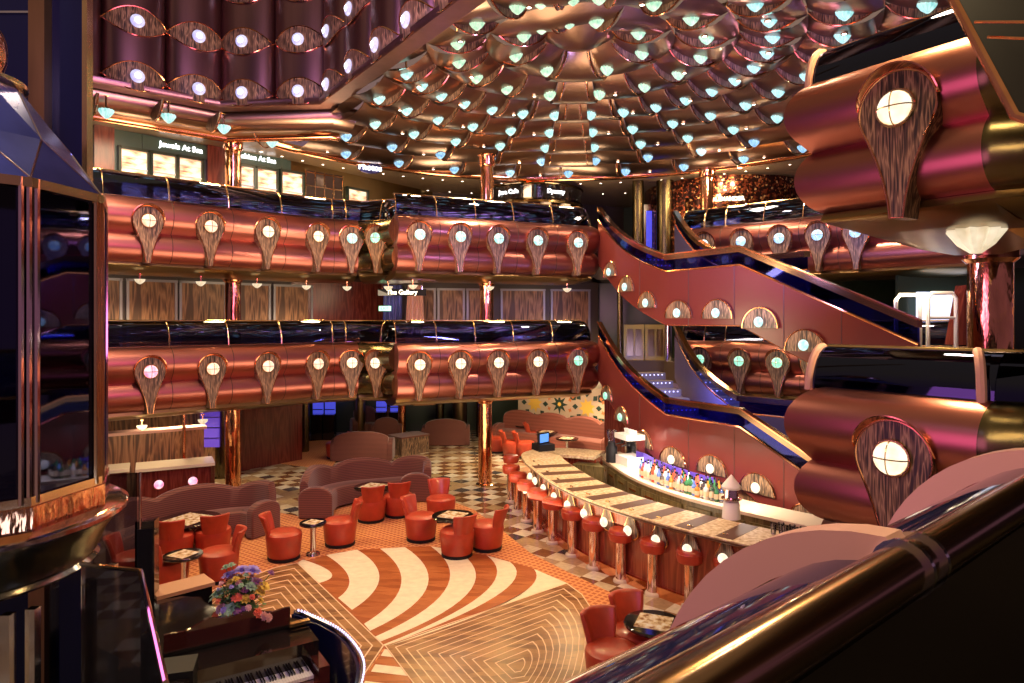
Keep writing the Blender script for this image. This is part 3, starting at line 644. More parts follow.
# ------------------------------------------------------------------ atrium ceiling: concentric scaled rings
RC = Vector((1.15, 11.7)); NSEG = 30; AX = math.radians(87)
wing0 = Vector((-3.65, 13.85)); wdir = Vector((0.574, -0.819)); wn_ = Vector((0.819, 0.574))   # beyond the wing = ceiling side
def beyond(p, m=0.0): return (Vector(p[:2])-wing0).dot(wn_) > m
RO = [7.6, 6.6, 5.6, 4.6, 3.6, 2.6, 1.6, 0.6]
def hz(k): return EYE+4.1+0.1*k+0.10
mbr = MB(); mbl = MB(); LAMPS = []
for k, R in enumerate(RO[:-1]):
    ns = NSEG if k < 5 else (16 if k == 5 else 8)
    Rn = RO[k+1]; st = 2*PI/ns; ph = AX+(0.5 if k != 0 else 0.0)*st
    for s_ in range(-ns//2, ns//2):
        # cells: hinge low at the end away from the view axis
        a0, a1 = ph+st*s_, ph+st*(s_+1)
        mid = ((a0+a1)/2-AX+PI) % (2*PI)-PI
        left = mid > 0
        NU, NV = 8, 4; vs = []; fs = []
        for j in range(NV+1):
            a = a0+(a1-a0)*j/NV; t = j/NV
            low = t if left else 1-t       # 1 at the end away from the axis
            if abs(mid) < 1e-3: low = 1
            sag = 0.12+0.13*low
            for i in range(NU+1):
                u = i/NU; r = R+(Rn-R)*u
                z = hz(k)+0.10*u-0.09*(1-u)-sag*(4*u*(1-u))**0.8
                vs.append((RC.x+r*math.cos(a), RC.y+r*math.sin(a), z))
        for j in range(NV):
            for i in range(NU): fs.append((j*(NU+1)+i, j*(NU+1)+i+1, (j+1)*(NU+1)+i+1, (j+1)*(NU+1)+i))
        mbr.add(vs, fs)
        ae = a1 if left else a0
        rm = (R+Rn)/2; pe = (RC.x+rm*math.cos(ae), RC.y+rm*math.sin(ae))
        LAMPS.append((k, ae, rm, left, pe))
        if abs(mid) < 1e-3 or (k == 0 and 0 < mid < st): LAMPS.append((k, a1 if abs(mid) < 1e-3 and not left else a0, rm, not left if abs(mid) < 1e-3 else False, (RC.x+rm*math.cos(a0 if left else a1), RC.y+rm*math.sin(a0 if left else a1))))
mbr.lathe([(0.6, hz(6)+0.1), (0.3, hz(6)-0.08), (0.01, hz(6)-0.15)], (RC.x, RC.y, 0), 24)
bm = bmesh.new(); me = bpy.data.meshes.new('t'); me.from_pydata(mbr.v, [], mbr.f); bm.from_mesh(me)
bmesh.ops.bisect_plane(bm, geom=bm.verts[:]+bm.edges[:]+bm.faces[:], plane_co=(wing0.x, wing0.y, 0), plane_no=(wn_.x, wn_.y, 0), clear_inner=True)
bmesh.ops.remove_doubles(bm, verts=bm.verts, dist=0.0005)
for f in bm.faces: f.smooth = True
for e_ in bm.edges:
    if len(e_.link_faces) == 2 and e_.calc_face_angle(0) > 0.5: e_.smooth = False
me2 = bpy.data.meshes.new('ceiling'); bm.to_mesh(me2); me2.materials.append(M('ceiling_bronze'))
o = bpy.data.objects.new('ceiling', me2); C.objects.link(o); o['kind'] = 'structure'; o['label'] = 'stepped bronze ceiling of concentric scaled rings'; o['category'] = 'ceiling'
def cup_mesh():
    mb = MB(); vs = []; n = 12
    for z, rr, wv in ((0.07, 0.04, 0.0), (0.065, 0.112, 0.018), (0.025, 0.116, 0.017), (-0.05, 0.075, 0.009), (-0.10, 0.026, 0.0)):
        for i in range(n*2): a = PI*i/n; q = rr+wv*(1 if i % 2 else -1); vs.append((q*math.cos(a), q*math.sin(a), z))
    m = n*2; mb.add(vs, [(j*m+i, j*m+(i+1) % m, (j+1)*m+(i+1) % m, (j+1)*m+i) for j in range(4) for i in range(m)]+[tuple(range(m)), tuple(4*m+i for i in range(m))])
    return mb
def make_clamp(label, bowl, group):
    r = thing('ceiling_lamp', label, 'ceiling lamp', group=group)
    b = cup_mesh().build('glass_bowl', bowl, r, smooth=False)
    mb = MB(); mb.lathe([(0.02, 0.09), (0.02, 0.30), (0.05, 0.31)], n=8); mb.build('stem', 'gold', r)
    # D-shaped end face of the ceiling scale behind the bowl; local +X faces the bowl, local Y is radial
    mb = MB(); arcp = [(-0.5+i/14, 0.20+0.0-0.28*(max(0, 4*(i/14)*(1-i/14)))**0.8) for i in range(15)]
    mb.plate(arcp, -0.235, -0.205); mb.build('niche_panel', 'zebra_wood', r, smooth=False)
    mb = MB(); mb.tube([(-0.20, y, z-0.005) for y, z in arcp], 0.012, 5); mb.build('niche_rim', 'copper', r)
    return r
vis = []
for (k, ae, rm, left, pe) in LAMPS:
    tang = Vector((-math.sin(ae), math.cos(ae))) * (1 if left else -1)   # away from the view axis
    offc = min(3.0, abs(((ae-AX+PI) % (2*PI)-PI)/(2*PI/NSEG)))/3.0
    lp = Vector(pe)+tang*(0.03+0.20*offc)
    z = hz(k)-0.24+0.08
    if not beyond(lp, 0.12): continue
    if not inframe(lp.x, lp.y, z, 10): continue
    vis.append((k, lp, z, math.atan2(tang.y, tang.x), left))
CP = {}
rows = {}
for v in vis: rows.setdefault(v[0], []).append(v)
RN = ['outermost', 'second', 'third', 'fourth', 'fifth', 'sixth', 'innermost']
for k, L in rows.items():
    L.sort(key=lambda v: px(v[1].x, v[1].y, v[2])[0])
    for i, (k, lp, z, rz, left) in enumerate(L):
        g = 'lamp_blue' if k <= 1 else ('lamp_cyan' if k <= 4 else 'lamp_green')
        cn = {'lamp_blue': 'pale blue', 'lamp_cyan': 'aqua', 'lamp_green': 'pale green'}[g]
        lb = '%s glass bowl lamp hanging in %s ceiling ring counted inward, %s from left' % (cn, RN[k], ORD[min(i, 37)])
        if g not in CP: CP[g] = make_clamp(lb, g, 'glass bowl lamps on the domed ceiling'); reg(CP[g]); o = CP[g]; o.location = (lp.x, lp.y, z); o.rotation_euler = (0, 0, rz)
        else: copy_tree(CP[g], (lp.x, lp.y, z), rz, lb)
print('ceiling lamps', len(vis))
# small downlights between the bowls
DL = [None, {}]
def downlight(loc, label, group):
    if DL[0] is None:
        r = thing('downlight', label, 'downlight', loc, 0, group)
        mb = MB(); mb.lathe([(0.0001, -0.004), (0.032, -0.004)], n=12, cap=False); mb.build('bulb', 'downlight', r)
        mb = MB(); mb.lathe([(0.034, -0.006), (0.052, -0.006), (0.052, 0.012), (0.034, 0.012)], n=12, cap=False); mb.build('ring', 'gold', r)
        reg(r); DL[0] = r; return r
    return copy_tree(DL[0], loc, 0, label, group)
dls = []
for k in range(6):
    ns = NSEG if k < 5 else 16
    for s_ in range(0, ns, 2):
        st = 2*PI/ns; a = AX+(0.5 if k == 0 else 0.0)*st+st*(s_+(k % 2))
        R = RO[k]-0.5; p = (RC.x+R*math.cos(a), RC.y+R*math.sin(a), hz(k)-0.20)
        if beyond(p, 0.5) and inframe(*p, 0): dls.append((k, p))
dls.sort(key=lambda q: (q[0], px(q[1][0], q[1][1])[0])); cnt = {}
for k, p in dls:
    i = cnt.get(k, 0); cnt[k] = i+1
    downlight(p, 'tiny white ceiling downlight between bowl lamps in %s ring, %s from left' % (RN[k], ORD[i]), 'downlights of the domed ceiling')
fl_ = []
for ri, R in enumerate((8.5, 10.2)):
    for i in range(34):
        a = math.radians(25+130*i/33); p = (RC.x+R*math.cos(a), RC.y+R*math.sin(a), EYE+4.05)
        if inframe(*p, -3): fl_.append((ri, p))
fl_.sort(key=lambda q: (q[0], px(q[1][0], q[1][1])[0])); cn_ = {}
for ri, p in fl_:
    i = cn_.get(ri, 0); cn_[ri] = i+1
    if i > 37: continue
    downlight(p, 'tiny downlight in flat ceiling beyond the dome, %s row, %s from left' % (['nearer', 'farther'][ri], ORD[i]), 'downlights of the flat upper ceiling')
# flat ceiling round the dome and over the upper deck
mb = MB(); zc = EYE+4.1+0.02; n = 48; a0, a1 = math.radians(-60), math.radians(150)
vs = []
for r in (7.6, 8.0, 15, 26):
    for i in range(n+1): a = a0+(a1-a0)*i/n; vs.append((RC.x+r*math.cos(a), RC.y+r*math.sin(a), zc-(0.0 if r < 7.7 else 0.06)))
mb.add(vs, [(j*(n+1)+i, j*(n+1)+i+1, (j+1)*(n+1)+i+1, (j+1)*(n+1)+i) for j in range(3) for i in range(n)])
A_, B_, C_ = (-7.8, 12.5), (-5.96, 14.04), (-3.65, 13.85)
mb.add([(-13, 8.1, zc-0.06), (-16, 12, zc-0.06), (-24, 24, zc-0.06), (RC.x+26*math.cos(a1), RC.y+26*math.sin(a1), zc-0.06), (RC.x+8*math.cos(a1), RC.y+8*math.sin(a1), zc-0.06), (C_[0], C_[1]+0.2, zc-0.06), (B_[0], B_[1]+0.2, zc-0.06), (A_[0]-0.2, A_[1]+0.2, zc-0.06)], [tuple(range(8))])
struct(mb, 'ceiling_upper', 'ceiling_brown', 'olive gold flat ceiling over the upper deck', 'ceiling')
mb = MB(); mb.sweep([(RC.x+7.62*math.cos(a0+(a1-a0)*i/n), RC.y+7.62*math.sin(a0+(a1-a0)*i/n)) for i in range(n, -1, -1)], arc(-0.05, zc-0.06, 0.10, 0, 330, 11))
trim(mb, 'copper', 'rounded copper rim round the domed ceiling')
# soffit barrel on the left edge of the void
VL = [(-13, 8.1), A_, B_, C_, (-3.2, 14.2)]
mb = MB(); mb.sweep(VL, [(-0.02, 8.30)]+arc(-0.42, 8.20, 0.32, 20, -175, 10)+[(-0.80, 8.30)]); trim(mb, 'ceiling_bronze', 'rounded bronze soffit at left edge of the tall void')
mb = MB(); mb.sweep(VL, arc(-1.0, 7.93, 0.09, 0, 330, 9)); trim(mb, 'copper', 'copper moulding under the left soffit')
for i, (x, y) in enumerate([(105, 113), (167, 118), (222, 129), (272, 143)]):
    q, dr = hit(VL, x); n_ = Vector((dr.y, -dr.x)); p = q+n_*0.12; zz = EYE+(HY-y)*p.y/F
    if i == 3: p = Vector(((272-512)/F*15.2, 15.2)); zz = EYE+178*15.2/F
    copy_tree(CP['lamp_cyan'], (p.x, p.y, zz), math.atan2(dr.y, dr.x), 'aqua glass bowl lamp hanging under left soffit above the shops, %s from left' % ORD[i], 'bowl lamps under the left soffit')
# fluted walls of the tall void
def fluted(path, w_, z0, z1, name, label):
    mb = MB(); L = plen(path); n = round(L/w_); ww = L/n; out = []
    for i in range(n):
        q, dr = along(path, ww*(i+0.5)); nr = Vector((dr.y, -dr.x)); vs = []; m = 12
        for j in range(m+1):
            a = PI*j/m; off = 0.30*math.sin(a)**0.8; t = -math.cos(a)*ww/2
            p = q+dr*t+nr*off; vs += [(p.x, p.y, z0), (p.x, p.y, z1)]
        mb.add(vs, [(2*j, 2*j+2, 2*j+3, 2*j+1) for j in range(m)])
        out.append((q, dr, nr, ww))
    struct(mb, name, 'fluted_metal', label, 'wall'); return out
def mk_eye(label, group, ww):
    r = thing('eye_sconce', label, 'wall light', group=group)
    def lens(s):
        p = []
        for i in range(25):
            t = -1+2*i/24; p.append((t*0.56*s, 0.27*s*(1-t*t)))
        for i in range(1, 24):
            t = 1-2*i/24; p.append((t*0.56*s, -0.27*s*(1-t*t)))
        return p
    def wrap(y, extra=0): return 0.31*max(0, 1-(y/0.575)**2)**0.45+extra
    L1 = lens(1.0); n = len(L1); mb = MB()
    # surface following the flute, with a recessed flat back
    vs = [(wrap(y, 0.012), y, z) for y, z in L1]+[(wrap(y, 0.012)*0.55, y*0.9, z*0.85) for y, z in L1]
    mb.add(vs, [(i, (i+1) % n, n+(i+1) % n, n+i) for i in range(n)]); 
    vs2 = [(wrap(y, 0.018), y, z) for y, z in L1]
    rows_ = []
    for i in range(13):
        t = -1+2*i/12; y = t*0.56; h = 0.27*(1-t*t)
        rows_.append([(wrap(y, 0.016), y, -h), (wrap(y, 0.016), y, 0), (wrap(y, 0.016), y, h)])
    mb = MB(); mb.add([p for rw in rows_ for p in rw], [(i*3+j, i*3+j+1, (i+1)*3+j+1, (i+1)*3+j) for i in range(12) for j in range(2)])
    mb.build('back_panel', 'zebra_wood', r)
    mb = MB(); mb.tube(vs2, 0.012, 5, closed=True); mb.build('rim', 'copper', r)
    mb = MB(); mb.sphere((0.335, 0, 0), 0.125, 16, 8, (0.45, 1, 1)); g = mb.build('globe', 'globe_violet', r)
    mb = MB(); mb.sphere((0.375, 0, 0), 0.06, 12, 6, (0.6, 1, 1)); mb.build('bulb', 'glow_violetwhite', g)
    return r
ZR = 8.3
fl = fluted([(-10.1, 10.58), A_, B_], 1.15, ZR, 13.5, 'wall_void_left', 'fluted purple bronze wall of the tall void, left face')
fb = fluted([B_, C_], 1.15, ZR, 13.5, 'wall_void_back', 'fluted purple bronze wall of the tall void, back face')
WEND = wing0+wdir*8.05
fr_ = fluted([C_, (WEND.x, WEND.y)], 1.15, ZR, 13.5, 'wall_void_right', 'fluted purple bronze wall of the tall void, right face')
EYEP = [None]; ei = 0
for wall_n, lst in (('left', fl), ('back', fb), ('right', fr_)):
    for r_i, z in enumerate((8.47, 9.5, 10.53)):
        j = 0
        for (q, dr, nr, ww) in lst:
            if not inframe(q.x, q.y, z, 5) or px(q.x, q.y)[0] < 88: continue
            lb = 'violet eye shaped light in %s fluted wall, %s row, %s from left' % (wall_n, ['lowest', 'middle', 'top'][r_i], ORD[j]); j += 1
            rz = math.atan2(nr.y, nr.x)
            if EYEP[0] is None: EYEP[0] = mk_eye(lb, 'eye lights on the fluted walls', ww); reg(EYEP[0]); o = EYEP[0]; o.location = (q.x, q.y, z); o.rotation_euler = (0, 0, rz)
            else: copy_tree(EYEP[0], (q.x, q.y, z), rz, lb)
VR = [(-10.1, 10.58), A_, B_, C_, (WEND.x, WEND.y)]
mb = MB(); mb.sweep(VR, [(0.32, 8.24), (0.32, 8.32), (0.30, 8.34), (-0.02, 8.34), (-0.02, 8.20), (0.29, 8.20)]); trim(mb, 'fluted_metal', 'copper beam along the foot of the fluted void walls')

# ------------------------------------------------------------------ walls behind the decks
LW = [(-11.0, 8.78), (-7.3, 12.26), (-3.6, 15.77)]
def wallseg(a, b, z0, z1, name, mat, label, th=0.15):
    a = Vector(a); b = Vector(b); mb = MB(); mb.sweep([a, b], [(0, z0), (0, z1), (-th, z1), (-th, z0)])
    return struct(mb, name, mat, label, 'wall', smooth=False)
w2 = offset(LW, 4.0)
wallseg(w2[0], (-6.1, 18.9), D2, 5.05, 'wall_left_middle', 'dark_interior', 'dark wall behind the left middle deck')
wallseg((-6.1, 18.9), (-3.6, 20.8), D2, 5.05, 'wall_corner_middle', 'maroon_wood', 'maroon wall in the corner of the middle deck')
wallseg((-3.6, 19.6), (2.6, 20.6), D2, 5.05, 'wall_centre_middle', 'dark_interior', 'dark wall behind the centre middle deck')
wallseg((2.6, 20.9), (12, 19.0), D2, 5.05, 'wall_right_middle', 'dark_green', 'dark green wall behind the stairs on the middle deck')
# framed zebrano panels on the middle deck
def panel_row(a, b, xs, z0, z1, lab, grp, fr='frame_silver'):
    a = Vector(a); b = Vector(b); d = (b-a).normalized(); n = Vector((d.y, -d.x)); rz = math.atan2(d.y, d.x)
    for i, (x0, x1) in enumerate(xs):
        def pt(x):
            k = (x-512)/F; fa = a.x-k*a.y; fb_ = b.x-k*b.y; t = fa/(fa-fb_); return a+(b-a)*t
        p0, p1 = pt(x0), pt(x1); c_ = (p0+p1)/2+n*0.03; wd = (p1-p0).length
        r = thing('wall_panel', lab % ORD[i], 'wall panel', (c_.x, c_.y, z0), rz, grp)
        mb = MB(); mb.box((0, 0, (z1-z0)/2), (wd-0.08, 0.04, z1-z0-0.06)); mb.build('veneer', 'zebra_panel', r, smooth=False)
        mb = MB(); mb.box((-wd/2+0.04, -0.02, (z1-z0)/2), (0.06, 0.06, z1-z0)); mb.box((wd/2-0.04, -0.02, (z1-z0)/2), (0.06, 0.06, z1-z0)); mb.box((0, -0.02, z1-z0-0.03), (wd, 0.06, 0.06)); mb.build('frame', fr, r, smooth=False)
panel_row(w2[0], (-6.1, 18.9), [(104, 122), (125, 177), (178, 226), (236, 270), (272, 312)], D2+0.1, 4.9, 'zebrano veneer wall panel in silver frame behind left middle deck, %s from left', 'framed wood panels behind the left middle deck')
panel_row((-3.6, 19.6), (2.6, 20.6), [(408, 436), (437, 465), (466, 490), (500, 545), (550, 590)], D2+0.1, 4.85, 'reddish veneer wall panel in silver frame behind centre middle deck, %s from left', 'framed wood panels behind the centre middle deck')
# curtain like draped mural on corner
r = thing('wall_drape', 'pleated peach and blue drapes on the middle deck corner wall under green exit sign', 'drape', (-3.0, 19.0, D2+0.1))
mb = MB(); vs = []; n = 24
for i in range(n+1):
    t = i/n; x = -0.62+0.55*t; y = 0.04*math.sin(t*2*PI*5); vs += [(x, y, 0), (x*0.95+0.02, y, 2.0)]
mb.add(vs, [(2*i, 2*i+2, 2*i+3, 2*i+1) for i in range(n)]); mb.build('blue_pleats', 'screen_blue' if False else 'blue_mirror', r)
mb = MB(); vs = []
for i in range(n+1):
    t = i/n; x = 0.0+0.6*t; y = 0.05*math.sin(t*2*PI*5); vs += [(x, y, 0), (x*0.7+0.1, y, 2.0)]
mb.add(vs, [(2*i, 2*i+2, 2*i+3, 2*i+1) for i in range(n)]); mb.build('peach_pleats', 'rib_pink', r)
x_, y_, z_ = (-3.6*1.0, 17.6, 4.9)
r = thing('exit_sign', 'small glowing green exit sign hanging from soffit of centre corner', 'sign', ((385-512)/F*17.5, 17.5, EYE+12.5*17.5/F))
mb = MB(); mb.box((0, 0, 0), (0.30, 0.05, 0.12)); mb.build('light_box', 'exit_green', r, smooth=False)
mb = MB(); mb.tube([(0, 0, 0.06), (0, 0, 0.85)], 0.006); mb.build('hanger', 'black_matte', r)
text('lettering', 'EXIT', (0, -0.03, 0), 0, 0.11, 'dark_green', r)
r = thing('hanging_sign', 'small white lettered sign on soffit just above the exit sign', 'sign', ((402-512)/F*17.0, 17.0, EYE+29*17.0/F-0.01))
mb = MB(); mb.box((0, 0.03, 0), (1.2, 0.04, 0.16)); mb.build('board', 'black_matte', r, smooth=False)
for s_ in (-0.5, 0.5): mb = MB(); mb.tube([(s_, 0.03, 0.08), (s_, 0.03, 0.55)], 0.008); mb.build('hanger', 'chrome', r)
text('lettering', 'The Gallery', (0, 0.0, 0), 0, 0.16, 'sign_gold', r)

# upper deck shop fronts on the left
w3 = offset(LW, 2.1); a, b = Vector(w3[0]), Vector((-5.6, 17.3))
wallseg(a, b, D3, 8.0, 'wall_left_upper', 'shop_green', 'green shop front wall behind the left upper deck')
wallseg(b, (-2.5, 21.5), D3, 8.0, 'wall_corner_upper', 'gold_soffit', 'gold wall in the corner of the upper deck')
wallseg((-2.5, 21.5), (4.0, 24.5), D3, 8.0, 'wall_centre_upper', 'dark_interior', 'dark wall behind the centre upper deck')
wallseg((4.0, 24.5), (13, 20.0), D3, 8.0, 'wall_right_upper', 'dark_green', 'dark green wall behind the right upper deck')
simple('shelf_glow', (1, 1, 1), emit=(1, 0.72, 0.45), es=1.3)
def shelf_mat():
    m, nt, bb = nm('shop_goods'); mp = mapping(nt, (1.5, 1.5, 5)); n = noise(nt, mp, 1.6, 3)
    r = ramp(nt, n.outputs[0], [(0.35, (0.35, 0.13, 0.07)), (0.45, (0.85, 0.5, 0.28)), (0.55, (1, 0.85, 0.6)), (0.7, (0.9, 0.9, 0.85))])
    nt.links.new(r.outputs[0], bb.inputs['Emission Color']); bb.inputs['Emission Strength'].default_value = 0.8; nt.links.new(r.outputs[0], bb.inputs['Base Color'])
shelf_mat()
d = (b-a).normalized(); nn_ = Vector((d.y, -d.x)); rz = math.atan2(d.y, d.x)
def ptw(x, A=None, B=None):
    A = A or a; B = B or b
    k = (x-512)/F; fa = A.x-k*A.y; fb_ = B.x-k*B.y; t = fa/(fa-fb_); return A+(B-A)*t
def quadz(x, y, A=None, B=None):
    p = ptw(x, A, B); return EYE+(HY-y)*p.y/F
for i, (x0, x1, yt) in enumerate([(119.5, 146, 149), (151, 174, 154), (177.5, 200, 158), (239, 252.5, 166.5), (255.5, 275, 169), (280, 301, 172), (346, 365, 189)]):
    A2, B2 = (a, b) if x1 < 320 else (b, Vector((-2.5, 21.5)))
    dd = (B2-A2).normalized(); n2 = Vector((dd.y, -dd.x))
    p0, p1 = ptw(x0, A2, B2), ptw(x1, A2, B2); c_ = (p0+p1)/2+n2*0.06; wd = (p1-p0).length; zt = quadz(x0, yt, A2, B2); z0 = D3+0.5
    r = thing('shop_window', 'lit shop display window on the left upper deck, %s from left' % ORD[i], 'shop window', (c_.x, c_.y, z0), math.atan2(dd.y, dd.x), 'lit shop windows on the upper deck')
    mb = MB(); mb.box((0, 0.02, (zt-z0)/2), (wd, 0.04, zt-z0)); mb.build('display', 'shop_goods', r, smooth=False)
    mb = MB()
    for s_ in (-1, 1): mb.box((s_*(wd/2+0.02), -0.02, (zt-z0)/2), (0.05, 0.10, zt-z0+0.1))
    mb.box((0, -0.02, zt-z0+0.03), (wd+0.1, 0.10, 0.06)); mb.build('frame', 'dark_green', r, smooth=False)
    mb = MB()
    for h in (0.35, 0.7, 1.05):
        if h < zt-z0: mb.box((0, -0.03, h), (wd*0.98, 0.05, 0.03))
    mb.build('shelf', 'coat_white', r, smooth=False)
for x, y, bd, sz in ((180.5, 148, 'Jewels At Sea', 0.17), (255, 158.5, 'Fashion At Sea', 0.17)):
    p = ptw(x)+nn_*0.05; z = quadz(x, y)
    r = thing('shop_sign', 'white glowing letters %s over the shop windows' % bd, 'sign', (p.x, p.y, z), rz)
    mb = MB(); mb.box((0, 0.02, -0.02), (1.6, 0.03, 0.3)); mb.build('board', 'shop_green', r, smooth=False); text('lettering', bd, (0, -0.01, 0), 0, sz, 'sign_white', r)
for x0, x1 in ((93, 113), (206, 224)):
    p0, p1 = ptw(x0), ptw(x1); c_ = (p0+p1)/2+nn_*0.05; mb = MB(); mb.box((c_.x, c_.y, (D3+8)/2), ((p1-p0).length, 0.1, 8-D3), rz); trim(mb, 'maroon_wood', 'dark red pier between the upper deck shops' if x0 > 100 else 'dark red pier at left of the upper deck shops')
# dark gridded screen
p0, p1 = ptw(306), ptw(338, b, Vector((-2.5, 21.5))); c_ = (p0+p1)/2+nn_*0.1
r = thing('lattice_screen', 'tall dark lattice screen between shop windows on upper deck', 'screen', (c_.x, c_.y, D3), rz)
wd = (p1-p0).length; mb = MB(); mb.box((0, 0.03, 1.1), (wd, 0.03, 2.2)); mb.build('backing', 'dark_interior', r, smooth=False)
mb = MB()
for i in range(5): mb.box((-wd/2+wd*i/4, 0, 1.1), (0.03, 0.03, 2.2))
for i in range(7): mb.box((0, 0, 0.35*i+0.05), (wd, 0.03, 0.03))
mb.build('lattice', 'gold', r, smooth=False)
# oval hanging sign
r = thing('oval_sign', 'small oval dark sign with white letters over the upper deck corner', 'sign', ((369.5-512)/F*17.6, 17.6, EYE+(HY-168)*17.6/F), math.radians(30))
mb = MB(); mb.plate([(0.33*math.cos(2*PI*i/24), 0.15*math.sin(2*PI*i/24)) for i in range(24)], 0, 0.05); o = mb.build('board', 'blue_mirror', r, smooth=False); o.rotation_euler = (0, 0, -PI/2)
text('lettering', 'Photos', (0, -0.06, 0), 0, 0.22, 'sign_white', r)
# curved black kiosk fascia behind centre
kc = Vector((((534-512)/F*19.6), 20.8)); r = thing('bar_kiosk', 'round black kiosk with two white signs behind centre upper balcony', 'kiosk', (kc.x, kc.y, D3))
mb = MB(); mb.lathe([(1.45, 1.75), (1.5, 1.80), (1.5, 2.16), (1.45, 2.2), (1.2, 2.2), (1.2, 1.75)], n=40, cap=False); mb.build('fascia', 'black_gloss', r)
mb = MB(); mb.lathe([(1.47, 1.68), (1.54, 1.73), (1.47, 1.77)], n=40, cap=False); mb.lathe([(1.47, 2.18), (1.54, 2.22), (1.47, 2.26)], n=40, cap=False); mb.build('gold_band', 'gold', r)
mb = MB(); mb.lathe([(0.9, 0), (0.9, 1.75)], n=24); mb.build('core', 'maroon_wood', r)
for i in range(6):
    an = -PI+PI*(i+0.5)/6; mb = MB(); mb.lathe([(0.09, 0), (0.09, 1.5), (0.16, 1.6), (0.16, 1.7)], (1.3*math.cos(an), 1.3*math.sin(an), 0), 12); mb.build('column', 'cream_stone', r)
for an, bd in ((-PI/2-0.50, 'Java Cafe'), (-PI/2+0.42, 'Dynasty')):
    text('lettering', bd, (1.53*math.cos(an), 1.53*math.sin(an), 1.98), an+PI/2, 0.17, 'sign_white', r)
# mosaic copper bar at right
mc_m, nt, bb = nm('mosaic_copper'); mp = mapping(nt, (1, 1, 1)); v = nt.nodes.new('ShaderNodeTexVoronoi'); v.inputs['Scale'].default_value = 20; nt.links.new(mp.outputs[0], v.inputs['Vector'])
sep = nt.nodes.new('ShaderNodeSeparateColor'); nt.links.new(v.outputs['Color'], sep.inputs[0])
rr = ramp(nt, sep.outputs[0], [(0.0, (0.04, 0.012, 0.008)), (0.6, (0.22, 0.05, 0.02)), (0.85, (0.5, 0.18, 0.06)), (0.96, (0.9, 0.55, 0.25))], 'CONSTANT')
nt.links.new(rr.outputs[0], bb.inputs['Base Color']); bb.inputs['Metallic'].default_value = 0.8; bb.inputs['Roughness'].default_value = 0.2
bq = Vector(((735-512)/F*20.0, 21.0)); r = thing('mosaic_bar', 'glittering copper mosaic club entrance with lit sign on right upper deck', 'club entrance', (bq.x, bq.y, D3), math.radians(-12))
mb = MB(); mb.lathe([(2.4, 0), (2.4, 2.3)], n=40, ang=PI, a0=PI, cap=False); mb.build('mosaic_wall', 'mosaic_copper', r)
mb = MB(); mb.lathe([(1.1, 1.30), (1.1, 1.75), (1.0, 1.8)], (-0.3, -1.5, 0), n=24, ang=PI, a0=PI, cap=False); mb.build('canopy', 'mosaic_copper', r)
mb = MB(); mb.lathe([(1.02, 0.75), (1.02, 1.15)], (-0.3, -1.5, 0), n=24, ang=PI, a0=PI, cap=False); mb.build('display', 'shelf_glow', r)
text('lettering', 'ALEXANDER', (-0.15, -2.63, 1.60), 0, 0.15, 'sign_gold', r)
lamp('POINT', (bq.x-0.6, bq.y-3.2, 7.8), 60, WARM, 0.05)
# screens beside stairs on upper deck
r = thing('display_screen', 'tall narrow screen glowing blue by the upper deck stairs', 'screen', ((651-512)/F*20.5, 20.5, 5.7), 0)
mb = MB(); mb.box((0, 0, 0.75), (0.28, 0.05, 1.5)); mb.build('screen', 'neon_blue', r, smooth=False); mb = MB(); mb.box((0, 0.04, 0.8), (0.42, 0.05, 1.8)); mb.build('frame', 'maroon_wood', r, smooth=False)
for i, (x, wd_) in enumerate([(665, 0.5), (638, 0.32), (800, 0.35), (835, 0.5), (812, 0.2)]):
    Dp = 19.8; mb = MB(); mb.lathe([(wd_/2, 0), (wd_/2, 2.4)], ((x-512)/F*Dp, Dp, D3), 20); trim(mb, 'olive_metal', 'olive rounded pier on the upper deck, %s' % ORD[i])

# pillars
def pillar(x, y, z0, z1, r_, label, cap=True, capm='copper'):
    r = thing('pillar', label, 'pillar', (x, y, z0), 0, 'mirrored copper pillars')
    mb = MB(); n = 20; mb.lathe([(r_*(1 + 0.0), 0.05), (r_, z1-z0-0.25)], n=n); mb.build('shaft', 'hammered_copper', r)
    mb = MB(); mb.lathe([(r_*1.4, 0), (r_*1.4, 0.04), (r_*1.05, 0.07)], n=n); mb.build('base', 'gold', r)
    mb = MB(); mb.lathe([(r_*1.02, z1-z0-0.3), (r_*1.25, z1-z0-0.24), (r_*1.25, z1-z0-0.05), (r_*1.5, z1-z0)], n=n); mb.build('capital', capm, r)
    return r
pillar(-6.25, 15.3, 0, 2.25, 0.17, 'mirrored copper pillar on ground floor behind left sofa')
pillar(-6.25, 15.3, D2, 5.05, 0.17, 'mirrored copper pillar on middle deck between left wall panels')
pillar(-6.25, 15.3, D3, 8.0, 0.17, 'mirrored copper pillar on upper deck beside shop windows')
pillar(-0.64, 16.2, 0, 2.25, 0.16, 'mirrored copper pillar on the tiles behind centre armchairs')
pillar(-0.62, 16.6, D2, 5.05, 0.17, 'mirrored copper pillar on middle deck behind centre balustrade')
pillar(-0.62, 16.9, D3, 8.0, 0.16, 'mirrored copper pillar on upper deck under the ceiling bowls')
pillar(-3.55, 22.0, 0, 2.25, 0.13, 'slim copper pole rising from far planter by lounge sofas')
pillar(5.2, 18.2, D3, 8.0, 0.17, 'mirrored copper pillar on far right upper deck near club entrance')
pillar(6.65, 9.5, D2, 5.0, 0.27, 'thick mirrored copper pillar on middle deck at right edge of picture')
pillar(9.3, 15.8, D2, 5.0, 0.2, 'copper pillar on middle deck beside bright window at right')

